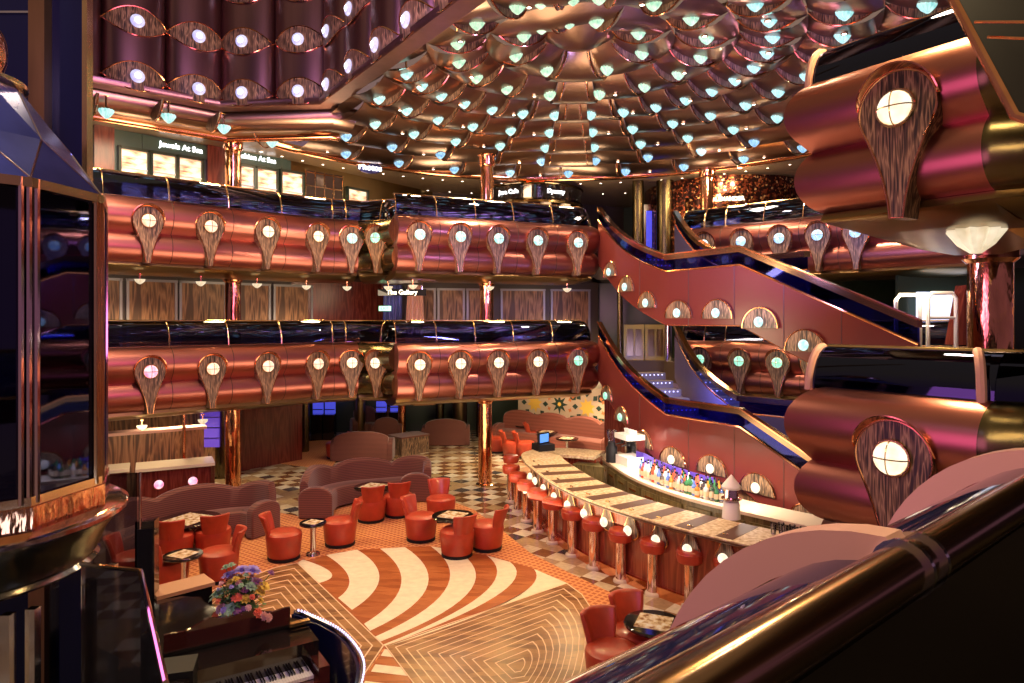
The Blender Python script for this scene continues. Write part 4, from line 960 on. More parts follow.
# ground floor back walls
wallseg((-12.5, 14.0), (-7.4, 17.5), 0, 2.3, 'wall_left', 'zebra_panel', 'zebrano wall behind the reception desk')
wallseg((-7.4, 17.3), (-5.9, 19.2), 0, 2.3, 'wall_left_red', 'maroon_wood', 'maroon lacquered wall on the ground floor')
wallseg((-9.5, 23.5), (3.2, 25.0), 0, 2.3, 'wall_back', 'dark_green', 'dark green rear wall of the ground floor lounge')
wallseg((0.2, 22.6), (3.4, 20.2), 0, 2.3, 'wall_mural', 'cream_stone', 'wall carrying the star mosaic')
wallseg((2.3, 17.0), (3.1, 15.4), 0, 2.3, 'wall_bar_end', 'maroon_wood', 'dark wood pier at far end of the bar')
# curved red pillars/wall on ground floor
for i, (x, Dp, rr_, m_) in enumerate([(290, 20.5, 0.42, 'maroon_wood'), (222, 17.0, 0.16, 'olive_metal'), (305, 20.4, 0.12, 'olive_metal'), (360, 23, 0.18, 'gold_soffit'), (460, 23.5, 0.25, 'gold_soffit'), (440, 23.5, 0.15, 'olive_metal'), (482, 23, 0.2, 'olive_metal'), (255, 20.5, 0.3, 'gold_soffit')]):
    mb = MB(); mb.lathe([(rr_, 0), (rr_, 2.25)], ((x-512)/F*Dp, Dp, 0), 20); trim(mb, m_, 'rounded pier on the ground floor, %s' % ORD[i])
# blue glowing shelves
for i, (x, Dp, n_) in enumerate([(319, 22.6, 4), (331, 22.6, 4), (382, 23.2, 5), (396, 23.2, 5)]):
    r = thing('glowing_shelf', 'blue neon lit shelf unit at back of ground floor, %s from left' % ORD[i], 'shelf', ((x-512)/F*Dp, Dp-0.2, 0.9), 0, 'blue lit shelves')
    mb = MB(); mb.box((0, 0.1, 0.6), (0.34, 0.04, 1.3)); mb.build('back', 'neon_blue', r, smooth=False); mb = MB(); mb.box((0, 0.05, -0.48), (0.36, 0.3, 0.84)); mb.build('base_cabinet', 'black_gloss', r, smooth=False)
    mb = MB()
    for k in range(n_): mb.box((0, 0, 0.1+1.1*k/n_), (0.32, 0.14, 0.03))
    mb.build('shelf', 'blue_mirror', r, smooth=False)
# star mosaic
r = thing('star_mosaic', 'cream mosaic mural of large green and yellow stars above the banquette', 'mural', (1.8, 21.33, 0.60), math.atan2(-2.4, 3.2))
def star(cx, cz, ro, ri, n, ph=0): return [((ro if i % 2 == 0 else ri)*math.cos(PI*i/n+ph)+cx, (ro if i % 2 == 0 else ri)*math.sin(PI*i/n+ph)+cz) for i in range(2*n)]
def xz(mb, pts, y): mb.add([(x, y, z) for x, z in pts]+[(sum(p[0] for p in pts)/len(pts), y, sum(p[1] for p in pts)/len(pts))], [(i, (i+1) % len(pts), len(pts)) for i in range(len(pts))])
ms_ = MB(); ms_.box((0, 0, 0.5), (3.9, 0.06, 1.5))
def _m(i):
    class Q:
        def add(s, v, f): ms_.m = i; ms_.add(v, f)
    return Q()
mg_, my_, mo_ = _m(1), _m(2), _m(3)
simple('mosaic_ground', (0.62, 0.45, 0.32), 0.4); simple('mosaic_yellow', (0.85, 0.52, 0.08), 0.4); simple('mosaic_green', (0.02, 0.05, 0.035), 0.4); simple('mosaic_orange', (0.65, 0.2, 0.06), 0.4); simple('mosaic_pink', (0.75, 0.42, 0.28), 0.4)
for cx, big in ((-1.3, 1), (-0.35, 0), (0.65, 1), (1.6, 0)):
    if big:
        xz(my_, star(cx, 0.65, 0.30, 0.17, 8, PI/16), -0.045)
        for k in range(8):
            a = 2*PI*k/8; q = (cx+0.42*math.cos(a), 0.65+0.42*math.sin(a)); u = (math.cos(a), math.sin(a)); v_ = (-u[1], u[0])
            xz(mg_, [(q[0]+u[0]*0.11, q[1]+u[1]*0.11), (q[0]+v_[0]*0.09, q[1]+v_[1]*0.09), (q[0]-u[0]*0.11, q[1]-u[1]*0.11), (q[0]-v_[0]*0.09, q[1]-v_[1]*0.09)], -0.046)
    else:
        xz(mg_, star(cx, 0.68, 0.32, 0.14, 8), -0.045); xz(my_, star(cx, 0.68, 0.08, 0.05, 8), -0.05)
        for k in range(8):
            a = 2*PI*(k+0.5)/8; xz(mo_, star(cx+0.42*math.cos(a), 0.68+0.42*math.sin(a), 0.075, 0.04, 4, a), -0.045)
for cx in (-0.85, 0.15, 1.15):
    for cz in (0.25, 0.95):
        xz(mg_, star(cx, cz, 0.14, 0.11, 4, PI/4), -0.044); xz(mo_, star(cx, cz, 0.08, 0.05, 4), -0.05)
ms_.build('tile_picture', ['mosaic_ground', 'mosaic_green', 'mosaic_yellow', 'mosaic_orange'], r, smooth=False)
lamp('AREA', (1.2, 20.2, 2.15), 22, WARM, 0.8, target=(1.9, 21.5, 1.2))

# ------------------------------------------------------------------ stairs
def stair(zoff, nm_, label_word):
    lvl = 'upper' if zoff > 0 else 'lower'
    T = (2.15, 16.7, 6.62); L1 = (3.06, 13.4, 5.14); L2 = (3.97, 11.8, 5.14); E = (5.5, 9.2, 3.86)
    zo = zoff
    def curvepts(p, q, sag, n=8):
        out = []
        for i in range(n+1):
            t = i/n; out.append((p[0]+(q[0]-p[0])*t-sag*0.5*math.sin(PI*t), p[1]+(q[1]-p[1])*t, p[2]+(q[2]-p[2])*t-sag*math.sin(PI*t)))
        return out
    rail = curvepts(T, L1, 0.16)+[L2]+[E]
    if zoff < 0: E2 = (5.9, 8.5, 3.86)
    rail = [(x, y, z+zo) for x, y, z in rail]
    r = thing('staircase', '%s staircase with red wood side and LED lit steps' % label_word, 'staircase', (L2[0], L2[1], L2[2]+zo-1.04))
    ox, oy, oz = r.location
    loc = lambda p: (p[0]-ox, p[1]-oy, p[2]-oz)
    # side panel (fascia): ribbon between top curb and scalloped foot
    pts = []; N = len(rail)
    dense = []
    for i in range(N-1):
        a = Vector(rail[i]); b = Vector(rail[i+1]); m = max(2, int((b-a).length/0.12))
        for j in range(m): dense.append(a+(b-a)*j/m)
    dense.append(Vector(rail[-1]))
    cum = [0]
    for i in range(1, len(dense)): cum.append(cum[-1]+(dense[i]-dense[i-1]).length)
    Lt = cum[-1]
    top_off = -0.28; depth = 1.04
    def nrm(i):
        a = dense[max(0, i-1)]; b = dense[min(len(dense)-1, i+1)]; d_ = Vector((b.x-a.x, b.y-a.y, 0)).normalized(); return Vector((d_.y, -d_.x, 0))
    vs = []
    for i, p in enumerate(dense):
        n_ = nrm(i); zt = p.z+top_off; zb = p.z+top_off-depth
        for off, z in ((0.0, zt), (0.05, zt), (0.05, zb), (-0.0, zb)):
            q = p+n_*off; vs.append((q.x-ox, q.y-oy, z-oz))
    m = len(dense); fs = [(i*4+j, i*4+(j+1) % 4, (i+1)*4+(j+1) % 4, (i+1)*4+j) for i in range(m-1) for j in range(4)]+[(0, 1, 2, 3), ((m-1)*4+3, (m-1)*4+2, (m-1)*4+1, (m-1)*4)]
    mb = MB(); mb.add(vs, fs); mb.build('side_panel', 'stair_red', r)
    def ribbon(name, mat, off, dz, rad):
        mb = MB(); mb.tube([((p+nrm(i)*off).x-ox, (p+nrm(i)*off).y-oy, p.z+dz-oz) for i, p in enumerate(dense)], rad, 8); return mb.build(name, mat, r)
    ribbon('top_edge', 'copper', 0.04, top_off+0.01, 0.022)
    ribbon('lower_edge', 'copper', 0.04, top_off-depth, 0.012)
    for fr_k in (0.28, 0.47, 0.60, 0.73, 0.86):
        i_ = int(fr_k*(m-1)); p_ = dense[i_]+nrm(i_)*0.053; mb = MB(); mb.tube([(p_.x-ox, p_.y-oy, p_.z+top_off-oz), (p_.x-ox, p_.y-oy, p_.z+top_off-depth-oz)], 0.006, 5); mb.build('panel_joint', 'dark_interior', r)
    # wide dark wood handrail
    def band(name, mat, off0, off1, z0, z1):
        vs = []
        for i, p in enumerate(dense):
            n_ = nrm(i)
            for off, z in ((off0, z0), (off1, z0), (off1, z1), (off0, z1)):
                q = p+n_*off; vs.append((q.x-ox, q.y-oy, p.z+z-oz))
        mb = MB(); mb.add(vs, [(i*4+j, i*4+(j+1) % 4, (i+1)*4+(j+1) % 4, (i+1)*4+j) for i in range(m-1) for j in range(4)]+[(0, 1, 2, 3), ((m-1)*4+3, (m-1)*4+2, (m-1)*4+1, (m-1)*4)]); return mb.build(name, mat, r)
    band('handrail', 'dark_bronze_rail', -0.05, 0.07, -0.05, 0.06)
    band('rail_edge', 'copper', 0.055, 0.085, 0.045, 0.07)
    band('glass_panel', 'stair_glass', 0.015, 0.03, -0.28, -0.05)
    # inner side: treads
    W_ = 1.55
    d1 = Vector((L1[0]-T[0], L1[1]-T[1], 0)); n1 = Vector((-d1.y, d1.x, 0)).normalized()   # away from camera-left: toward the right side
    n1 = Vector((0.97, 0.24, 0))
    steps = 9; led = MB(); tr = MB()
    z_top = D3+zo; z_land = L1[2]+zo-1.04
    for k in range(steps):
        t0, t1 = k/steps, (k+1)/steps; zt = z_top+(z_land-z_top)*(k+1)/(steps)
        p0 = Vector((T[0], T[1], 0))+d1*t0; p1 = Vector((T[0], T[1], 0))+d1*t1
        q = [p0, p1, p1+n1*W_, p0+n1*W_]
        b0 = zt-0.2
        tr.add([(p.x-ox, p.y-oy, zt-oz) for p in q]+[(p.x-ox, p.y-oy, b0-oz) for p in q], [(0, 1, 2, 3), (7, 6, 5, 4), (0, 4, 5, 1), (1, 5, 6, 2), (2, 6, 7, 3), (3, 7, 4, 0)])
        for j in range(14):
            c_ = p1+n1*(W_*(0.06+0.88*j/13)); led.sphere((c_.x-ox, c_.y-oy-0.012, zt-0.045-oz), 0.017, 6, 4)
    # landing
    q = [Vector(L1).xy, Vector(L2).xy, Vector(L2).xy+Vector((1.5, 0.9)), Vector(L1).xy+n1.xy*W_*1.15]
    tr.add([(p.x-ox, p.y-oy, z_land-oz) for p in q]+[(p.x-ox, p.y-oy, z_land-0.2-oz) for p in q], [(0, 1, 2, 3), (7, 6, 5, 4), (0, 4, 5, 1), (1, 5, 6, 2), (2, 6, 7, 3), (3, 7, 4, 0)])
    d2 = Vector((E[0]-L2[0], E[1]-L2[1], 0)); n2 = Vector((0.86, 0.51, 0)); z_bot = D2+zo
    for k in range(8):
        t0, t1 = k/8, (k+1)/8; zt = z_land+(z_bot-z_land)*(k+1)/8
        p0 = Vector((L2[0], L2[1], 0))+d2*t0; p1 = Vector((L2[0], L2[1], 0))+d2*t1; q = [p0, p1, p1+n2*1.5, p0+n2*1.5]
        tr.add([(p.x-ox, p.y-oy, zt-oz) for p in q]+[(p.x-ox, p.y-oy, zt-0.17-oz) for p in q], [(0, 1, 2, 3), (7, 6, 5, 4), (0, 4, 5, 1), (1, 5, 6, 2), (2, 6, 7, 3), (3, 7, 4, 0)])
    tr.build('steps', 'step_dark', r, smooth=False); led.build('led_strip', 'led_blue', r)
    # far-side parapet and rail (down the right side of the flight)
    far = [Vector((T[0], T[1], T[2]+zo))+n1*(W_+0.45), Vector((L1[0], L1[1], L1[2]+zo))+n1*W_, Vector((L2[0]+1.5, L2[1]+0.9, L2[2]+zo)), Vector((E[0]+1.3, E[1]+0.77, E[2]+zo))]
    fc = []
    for i in range(9):
        t = i/8; p = far[0]+(far[1]-far[0])*t; fc.append(Vector((p.x-0.1*math.sin(PI*t), p.y, p.z-0.2*math.sin(PI*t))))
    fc += [far[2]]
    mb = MB(); mm_ = len(fc); vs = []
    for p in fc:
        for off, z in ((0, -0.30), (0.06, -0.30), (0.06, -1.35), (0, -1.35)): vs.append((p.x+off-ox, p.y-oy, p.z+z-oz))
    mb.add(vs, [(i*4+j, i*4+(j+1) % 4, (i+1)*4+(j+1) % 4, (i+1)*4+j) for i in range(mm_-1) for j in range(4)]+[(0, 1, 2, 3), ((mm_-1)*4+3, (mm_-1)*4+2, (mm_-1)*4+1, (mm_-1)*4)]); mb.build('inner_parapet', 'lilac_panel', r, smooth=False)
    mb = MB(); mb.tube([(p.x+0.03-ox, p.y-oy, p.z-0.29-oz) for p in fc], 0.025, 6); mb.build('parapet_edge', 'copper', r)
    mb = MB(); vs = []
    for p in fc:
        for off, z in ((-0.04, -0.05), (0.08, -0.05), (0.08, 0.06), (-0.04, 0.06)): vs.append((p.x+off-ox, p.y-oy, p.z+z-oz))
    mb.add(vs, [(i*4+j, i*4+(j+1) % 4, (i+1)*4+(j+1) % 4, (i+1)*4+j) for i in range(mm_-1) for j in range(4)]+[(0, 1, 2, 3), ((mm_-1)*4+3, (mm_-1)*4+2, (mm_-1)*4+1, (mm_-1)*4)]); mb.build('inner_handrail', 'dark_bronze_rail', r, smooth=False)
    mb = MB(); vs = []
    for p in fc:
        for off, z in ((0.02, -0.30), (0.035, -0.30), (0.035, -0.05), (0.02, -0.05)): vs.append((p.x+off-ox, p.y-oy, p.z+z-oz))
    mb.add(vs, [(i*4+j, i*4+(j+1) % 4, (i+1)*4+(j+1) % 4, (i+1)*4+j) for i in range(mm_-1) for j in range(4)]); mb.build('inner_glass', 'stair_glass', r, smooth=False)
    # scalloped half-round plates with lights along the foot
    UP = [(613, 272), (629, 287), (650, 303), (681, 313), (720, 313), (763, 322), (808, 345)]; LO = [(609.7, 395.6), (624.5, 417), (646, 441.7), (675.4, 459), (714.5, 468), (760, 487), (811.5, 518.7)]
    pl = [(p.x, p.y) for p in dense]
    for j, (x, y) in enumerate(UP if zo == 0 else LO):
        q, dr = hit(pl, x)
        if q is None: print('stair light miss', x); continue
        n_ = Vector((dr.y, -dr.x)); z = EYE+(HY-y)*q.y/F
        c_ = q+n_*0.085
        g = 'globe_teal' if zo == 0 else ('globe_green' if j < 2 else 'globe_cream')
        key = ('st', g); lb = '%s round light on half-round wood plate at foot of %s side, %s from left' % ({'globe_teal': 'teal', 'globe_green': 'green', 'globe_cream': 'cream'}[g], label_word, ORD[j])
        rz = math.atan2(n_.y, n_.x)
        if key not in PROTO:
            s = thing('scallop_light', lb, 'wall light', (c_.x, c_.y, z), rz, 'scallop lights along the stair sides'); PROTO[key] = s
            hp = [(0.36*math.cos(math.radians(a_)), -0.10+0.34*math.sin(math.radians(a_))) for a_ in range(0, 181, 10)]
            mb = MB(); mb.plate(hp, -0.03, 0.0); mb.build('wood_plate', 'zebra_wood', s, smooth=False)
            mb = MB(); mb.tube([(0.004, y_, z_) for y_, z_ in hp], 0.012, 6); mb.build('rim', 'copper', s)
            mb = MB(); mb.sphere((0.03, 0, 0), 0.088, 16, 8, (0.5, 1, 1)); mb.build('globe', g, s)
            reg(s)
        else: copy_tree(PROTO[key], (c_.x, c_.y, z), rz, lb)
    return dense
simple('stair_red', (0.12, 0.020, 0.016), 0.32, coat=0.15, spec=0.3)
simple('lilac_panel', (0.10, 0.085, 0.22), 0.4, metal=0.4)
du = stair(0, 'u', 'upper stairs')
dl_ = stair(-2.8, 'l', 'lower stairs')
lamp('POINT', (4.3, 14.6, 5.4), 4, PURP, 0.1)
lamp('AREA', (-3.4, 3.2, 7.2), 60, BLUE, 1.0, target=(-4.6, 5.3, 5.2))  # added blue fill for the lift roof
lamp('AREA', (-3.2, 4.2, 2.0), 8, (0.55, 0.65, 1), 0.8, target=(-3.4, 6, 0.5))  # added cool fill low beside the lift
lamp('AREA', (4.2, 14.4, 2.6), 60, (0.35, 0.35, 1), 0.8, target=(3.6, 15.0, 1.8))
lamp('AREA', (2.2, 7.6, 4.3), 22, MAG, 1.0, target=(4.7, 10.4, 4.3))  # added magenta fill tinting the stair side
lamp('AREA', (1.0, 12, 3.6), 55, WARM, 1.2, target=(3.4, 13.0, 2.2))
# zebrano wall below the lower stairs (behind the bar)
pl = [(p.x, p.y, p.z) for p in dl_]
mb = MB(); vs = []
sel = [p for p in dl_ if p.y < 13.6]
for p in sel: vs += [(p.x+0.10, p.y+0.06, 0), (p.x+0.10, p.y+0.06, p.z-0.9)]
mb.add(vs, [(2*i, 2*i+2, 2*i+3, 2*i+1) for i in range(len(sel)-1)]); struct(mb, 'wall_back_bar', 'zebra_panel', 'zebrano wall below the lower stairs', 'wall')
# gold doors at the head of the lower stairs
for i, x in enumerate((634, 655)):
    Dp = 19.2; r = thing('cupboard', 'olive gold panelled half door at head of lower stairs, %s' % ('left one' if i == 0 else 'right one'), 'door', ((x-512)/F*Dp, Dp, D2), 0, 'panelled half doors')
    if 'cabinet_gold' not in MATS: simple('cabinet_gold', (0.30, 0.23, 0.07), 0.3)
    mb = MB(); mb.box((0, 0, 0.5), (0.56, 0.06, 1.0)); mb.build('panel', 'cabinet_gold', r, smooth=False)
    mb = MB()
    for s_ in (-1, 1): mb.box((s_*0.12, -0.04, 0.5), (0.18, 0.03, 0.75))
    mb.build('moulding', 'gold_soffit', r, smooth=False)
for i, (x, rr_) in enumerate([(668, 0.12), (620, 0.08)]):
    Dp = 18.9; mb = MB(); mb.lathe([(rr_, 0), (rr_, 2.25)], ((x-512)/F*Dp, Dp, D2), 16); trim(mb, 'olive_metal' if i else 'chrome', 'slim pier beside the half doors, %s' % ORD[i])


# ------------------------------------------------------------------ lounge furniture
def make_tub(label):
    r = thing('swivel_armchair', label, 'armchair', group='red leather swivel armchairs')
    mb = MB(); mb.lathe([(0.24, 0.0), (0.27, 0.01), (0.27, 0.05), (0.22, 0.06)], n=24); mb.build('plinth', 'black_matte', r)
    mb = MB()
    mb.lathe([(0.255, 0.055), (0.275, 0.09), (0.30, 0.33), (0.305, 0.38), (0.295, 0.425), (0.26, 0.45), (0.15, 0.462), (0.001, 0.465)], n=32); mb.build('seat', 'red_leather', r)
    # backrest: curved slab leaning back with a flared square top, behind (-X)
    mb = MB(); vs = []; nu, nv = 12, 7
    for side in (0, 1):
        for j in range(nv+1):
            v = j/nv; z = 0.36+0.38*v; lean = -0.06*v-0.06*v*v; ha = math.radians(40+20*v-4*v*v)
            rad = (0.285+0.02*v) if side == 0 else (0.285+0.02*v-0.075*(1-0.25*v))
            for i in range(nu+1):
                a = PI-ha+2*ha*i/nu; vs.append((rad*math.cos(a)+lean, rad*math.sin(a)*1.0, z))
    K = (nu+1)*(nv+1); fs = []
    for s_ in (0, 1):
        for j in range(nv):
            for i in range(nu): q = (s_*K+j*(nu+1)+i, s_*K+j*(nu+1)+i+1, s_*K+(j+1)*(nu+1)+i+1, s_*K+(j+1)*(nu+1)+i); fs.append(q)
    for i in range(nu): fs.append((nv*(nu+1)+i, nv*(nu+1)+i+1, K+nv*(nu+1)+i+1, K+nv*(nu+1)+i)); fs.append((i, i+1, K+i+1, K+i))
    for j in range(nv): fs.append((j*(nu+1), (j+1)*(nu+1), K+(j+1)*(nu+1), K+j*(nu+1))); fs.append((j*(nu+1)+nu, (j+1)*(nu+1)+nu, K+(j+1)*(nu+1)+nu, K+j*(nu+1)+nu))
    mb.add(vs, fs); o = mb.build('backrest', 'red_leather', r)
    bv = o.modifiers.new('round', 'BEVEL'); bv.width = 0.02; bv.segments = 3; bv.limit_method = 'ANGLE'
    mb = MB(); mb.tube([(-0.30, 0, 0.40), (-0.33, 0, 0.55), (-0.395, 0, 0.74)], 0.006, 5); mb.build('seam', 'red_leather', r)
    return r
CH = [  # (base px x, y, facing direction target degrees, label)
    (284, 559, 8, 'red leather armchair left of small pedestal table, its back to the left'),
    (340, 545, 195, 'red leather swivel armchair just right of the small paper topped table, back to the right'),
    (371, 521, 110, 'red leather armchair with back to camera at middle sofa table, left of the two'),
    (398, 516, 105, 'red leather armchair with back to camera at middle sofa table, right of the two'),
    (421, 540, -25, 'red leather armchair at left side of marble topped round table, facing right'),
    (441, 520, -75, 'red leather armchair behind the marble topped round table'),
    (457, 556, 125, 'red leather armchair nearest camera at the marble topped round table, back turned'),
    (487, 549, 155, 'red leather armchair at right side of the marble topped round table'),
    (175, 561, 100, 'red leather armchair left of centre with back to camera at the left sofa table'),
    (213, 555, 120, 'red leather armchair right with back to camera at the left sofa table'),
    (219, 580, 205, 'red leather armchair with round seat in front of left sofa, next to piano flowers'),
    (168, 590, 60, 'red leather armchair half hidden behind tan box beside piano'),
    (133, 585, 10, 'red leather armchair at far left behind black column speaker'),
    (612, 690, -65, 'red leather armchair at lower right, nearer of the pair beside round table'),
    (638, 668, -70, 'red leather armchair at lower right, farther of the pair beside round table'),
    (336, 458, 170, 'red armchair lit purple near far blue glowing shelves'),
    (497, 452, 20, 'red armchair in row by far banquette, leftmost'),
    (512, 456, 10, 'red armchair in row by far banquette, second from left'),
    (525, 457, 10, 'red armchair in row by far banquette, third from left'),
    (535, 446, 10, 'red armchair in row by far banquette, rightmost behind bar end'),
]
for i, (x, y, ang, lb) in enumerate(CH):
    p = W(x, y, 0); z = 0.008 if y > 500 else 0.0
    if i == 0: ch0 = make_tub(lb); reg(ch0); ch0.location = (p[0], p[1], z); ch0.rotation_euler = (0, 0, math.radians(ang)); ch0.scale = (0.95, 0.95, 1.0)
    else: copy_tree(ch0, (p[0], p[1], z), math.radians(ang), lb)
def table(x, y, rad, h, label, top='dark_green', menu=True, zf=0.008, square=False):
    p = W(x, y, h); r = thing('cocktail_table', label, 'table', (p[0], p[1], zf))
    mb = MB()
    if square: mb.box((0, 0, h-zf-0.03), (rad*1.9, rad*1.6, 0.04), 0.3)
    else: mb.lathe([(rad*0.97, h-zf-0.04), (rad, h-zf-0.03), (rad, h-zf-0.01), (rad*0.97, h-zf)], n=40)
    mb.build('tabletop', 'black_gloss', r)
    mb = MB(); mb.lathe([(rad*0.8, h-zf), (rad*0.8, h-zf+0.004)] if not square else [(rad*0.7, h-zf-0.009), (rad*0.7, h-zf-0.004)], n=4 if True else 40, a0=0.4); mb.build('inlay', 'inlay_stone', r)
    mb = MB(); mb.lathe([(rad*0.55, 0), (rad*0.5, 0.03), (0.05, 0.05), (0.045, h*0.5), (0.05, h-zf-0.05), (rad*0.4, h-zf-0.04)], n=20); mb.build('pedestal', 'chrome', r)
    return r
m, nt, b_ = nm('inlay_stone'); mp = mapping(nt, (1, 1, 1)); n = noise(nt, mp, 16, 4); rr = ramp(nt, n.outputs[0], [(0.35, (0.30, 0.14, 0.05)), (0.5, (0.75, 0.58, 0.34)), (0.65, (0.85, 0.8, 0.68))]); nt.links.new(rr.outputs[0], b_.inputs['Base Color']); b_.inputs['Roughness'].default_value = 0.15
table(189, 519, 0.52, 0.55, 'large dark round cocktail table before the left curved sofa')
table(183, 554, 0.27, 0.55, 'small table between armchairs in front of left sofa, nearest the piano')
table(313, 522, 0.22, 0.55, 'small pedestal table left of middle sofa with pale top')
table(374, 486, 0.40, 0.55, 'round cocktail table in the bend of middle sofa')
table(453, 515, 0.36, 0.60, 'marble topped round table among four red armchairs')
table(654, 622, 0.33, 0.60, 'marble topped round table beside pair of red armchairs at lower right', zf=0)
table(547, 431.5, 0.33, 0.55, 'low stone topped table at far banquette, middle one', zf=0)
table(567, 438, 0.33, 0.55, 'low stone topped table at far banquette, right one', zf=0)
table(525, 425, 0.33, 0.55, 'low stone topped table at far banquette, left one', zf=0)
table(352, 434, 0.3, 0.55, 'small round table among the far lounge sofas', zf=0)

def sofa(path, z_back, label, humps, mat='sofa_fabric', seat_d=0.62, back_t=0.16, arms=(True, True), group=None):
    o = thing('curved_sofa', label, 'sofa', (path[0][0], path[0][1], 0.0)); ox, oy, _ = o.location
    P = [Vector(p) for p in path]
    # resample smoothly (Catmull-Rom)
    Q = []
    for i in range(len(P)-1):
        p0, p1, p2, p3 = P[max(0, i-1)], P[i], P[i+1], P[min(len(P)-1, i+2)]
        for k in range(8):
            t = k/8; Q.append(0.5*((2*p1)+(p2-p0)*t+(2*p0-5*p1+4*p2-p3)*t*t+(3*p1-p0-3*p2+p3)*t**3))
    Q.append(P[-1]); n = len(Q); cum = [0]
    for i in range(1, n): cum.append(cum[-1]+(Q[i]-Q[i-1]).length)
    L = cum[-1]
    def nr(i):
        d_ = (Q[min(n-1, i+1)]-Q[max(0, i-1)]).normalized(); return Vector((d_.y, -d_.x))
    def loft(name, secf, m, parent=o):
        vs = []; k = None
        for i in range(n):
            s_ = secf(cum[i]/L); k = len(s_); nn = nr(i)
            for of, z in s_: q = Q[i]+nn*of; vs.append((q.x-ox, q.y-oy, z))
        mb = MB(); mb.add(vs, [(i*k+j, i*k+(j+1) % k, (i+1)*k+(j+1) % k, (i+1)*k+j) for i in range(n-1) for j in range(k)]+[tuple(range(k)), tuple((n-1)*k+j for j in range(k))[::-1]])
        return mb.build(name, m, parent)
    def hb(t):
        a = (t*humps) % 1.0; return z_back-0.17*(1-math.sin(PI*a)**0.55) if t < 0.999 else z_back-0.17
    loft('seat', lambda t: [(back_t*0.5, 0.06), (seat_d, 0.06), (seat_d, 0.36), (seat_d-0.02, 0.42), (seat_d-0.08, 0.45), (back_t*0.5, 0.44)], mat)
    loft('backrest', lambda t: [(0, 0.02), (back_t, 0.02), (back_t+0.04, 0.45), (back_t, hb(t)-0.06), (back_t*0.6, hb(t)), (back_t*0.2, hb(t)-0.01), (0, hb(t)-0.07)], mat)
    for e_, on in enumerate(arms):
        if not on: continue
        i = 0 if e_ == 0 else n-1; nn = nr(i); dd = Vector((-nn.y, nn.x))*( -1 if e_ == 0 else 1)
        # rounded arm: half-round outline extruded along the path direction
        pts = [(seat_d+0.04, 0.02), (seat_d+0.04, 0.42)]+[(seat_d/2+0.02+(seat_d/2+0.02)*math.cos(math.radians(a)), 0.44+0.19*math.sin(math.radians(a))) for a in range(0, 181, 15)]+[(0.0, 0.02)]
        vs = []
        for w_ in (-0.06, 0.12):
            for of, z in pts: q = Q[i]+nn*of-dd*w_*-1; vs.append((q.x-ox, q.y-oy, z))
        k = len(pts); mb = MB(); mb.add(vs, [tuple(range(k)), tuple(range(2*k-1, k-1, -1))]+[(j, (j+1) % k, k+(j+1) % k, k+j) for j in range(k)]); a = mb.build('armrest', mat, o)
        bv = a.modifiers.new('round', 'BEVEL'); bv.width = 0.03; bv.segments = 3; bv.limit_method = 'ANGLE'
    return o
sofa([(-6.75, 10.7), (-6.6, 11.6), (-6.1, 12.3), (-5.4, 12.8), (-4.85, 12.95), (-4.4, 12.75)], 0.92, 'large curved maroon striped sofa at left with two humped backs', 2.6)
sofa([(-4.2, 13.5), (-4.2, 14.3), (-3.75, 14.9), (-3.05, 15.2), (-2.4, 15.4), (-1.85, 15.2), (-1.75, 14.8)], 0.90, 'curved maroon striped sofa in middle of lounge with humped back', 3.0)
def backsofa(x0, x1, y, lab, zt=0.85):
    p0, p1 = W(x0, y, 0), W(x1, y, 0); a = Vector(p1[:2]); b = Vector(p0[:2]); mid = (a+b)/2+Vector((0, 0.05))
    return sofa([(a.x, a.y), (mid.x, mid.y-0.08), (b.x, b.y)], zt, lab, 1.0)
backsofa(334, 388, 462, 'hump backed brown sofa seen from behind, left of the far planter')
backsofa(425, 466, 446, 'hump backed brown sofa seen from behind, right of the far planter')
backsofa(374, 398, 444, 'dark brown sofa deeper in lounge behind the planter')
sofa([(W(346, 440, 0)[0], 23.4), (W(366, 440, 0)[0], 23.6), (W(392, 438, 0)[0], 23.2)], 1.0, 'brown sofa facing camera under blue glowing shelves', 2)
sofa([(-0.2, 22.3), (0.5, 21.9), (1.6, 21.1), (2.6, 20.3), (3.1, 19.8)], 1.05, 'long red humped banquette below the star mosaic', 3.5, mat='banquette_fabric', seat_d=0.75)
p0, p1 = W(391, 457, 0), W(423, 452, 0); c_ = ((p0[0]+p1[0])/2, (p0[1]+p1[1])/2+0.3)
r = thing('planter_box', 'low square striped planter box with copper pole between far sofas', 'planter', (c_[0], c_[1], 0), math.atan2(p1[1]-p0[1], p1[0]-p0[0]))
mb = MB(); mb.box((0, 0, 0.25), (0.95, 0.7, 0.5)); mb.build('box', 'zebra_wood', r, smooth=False); mb = MB(); mb.box((0, 0, 0.52), (1.0, 0.75, 0.04)); mb.build('top', 'sofa_fabric', r, smooth=False)

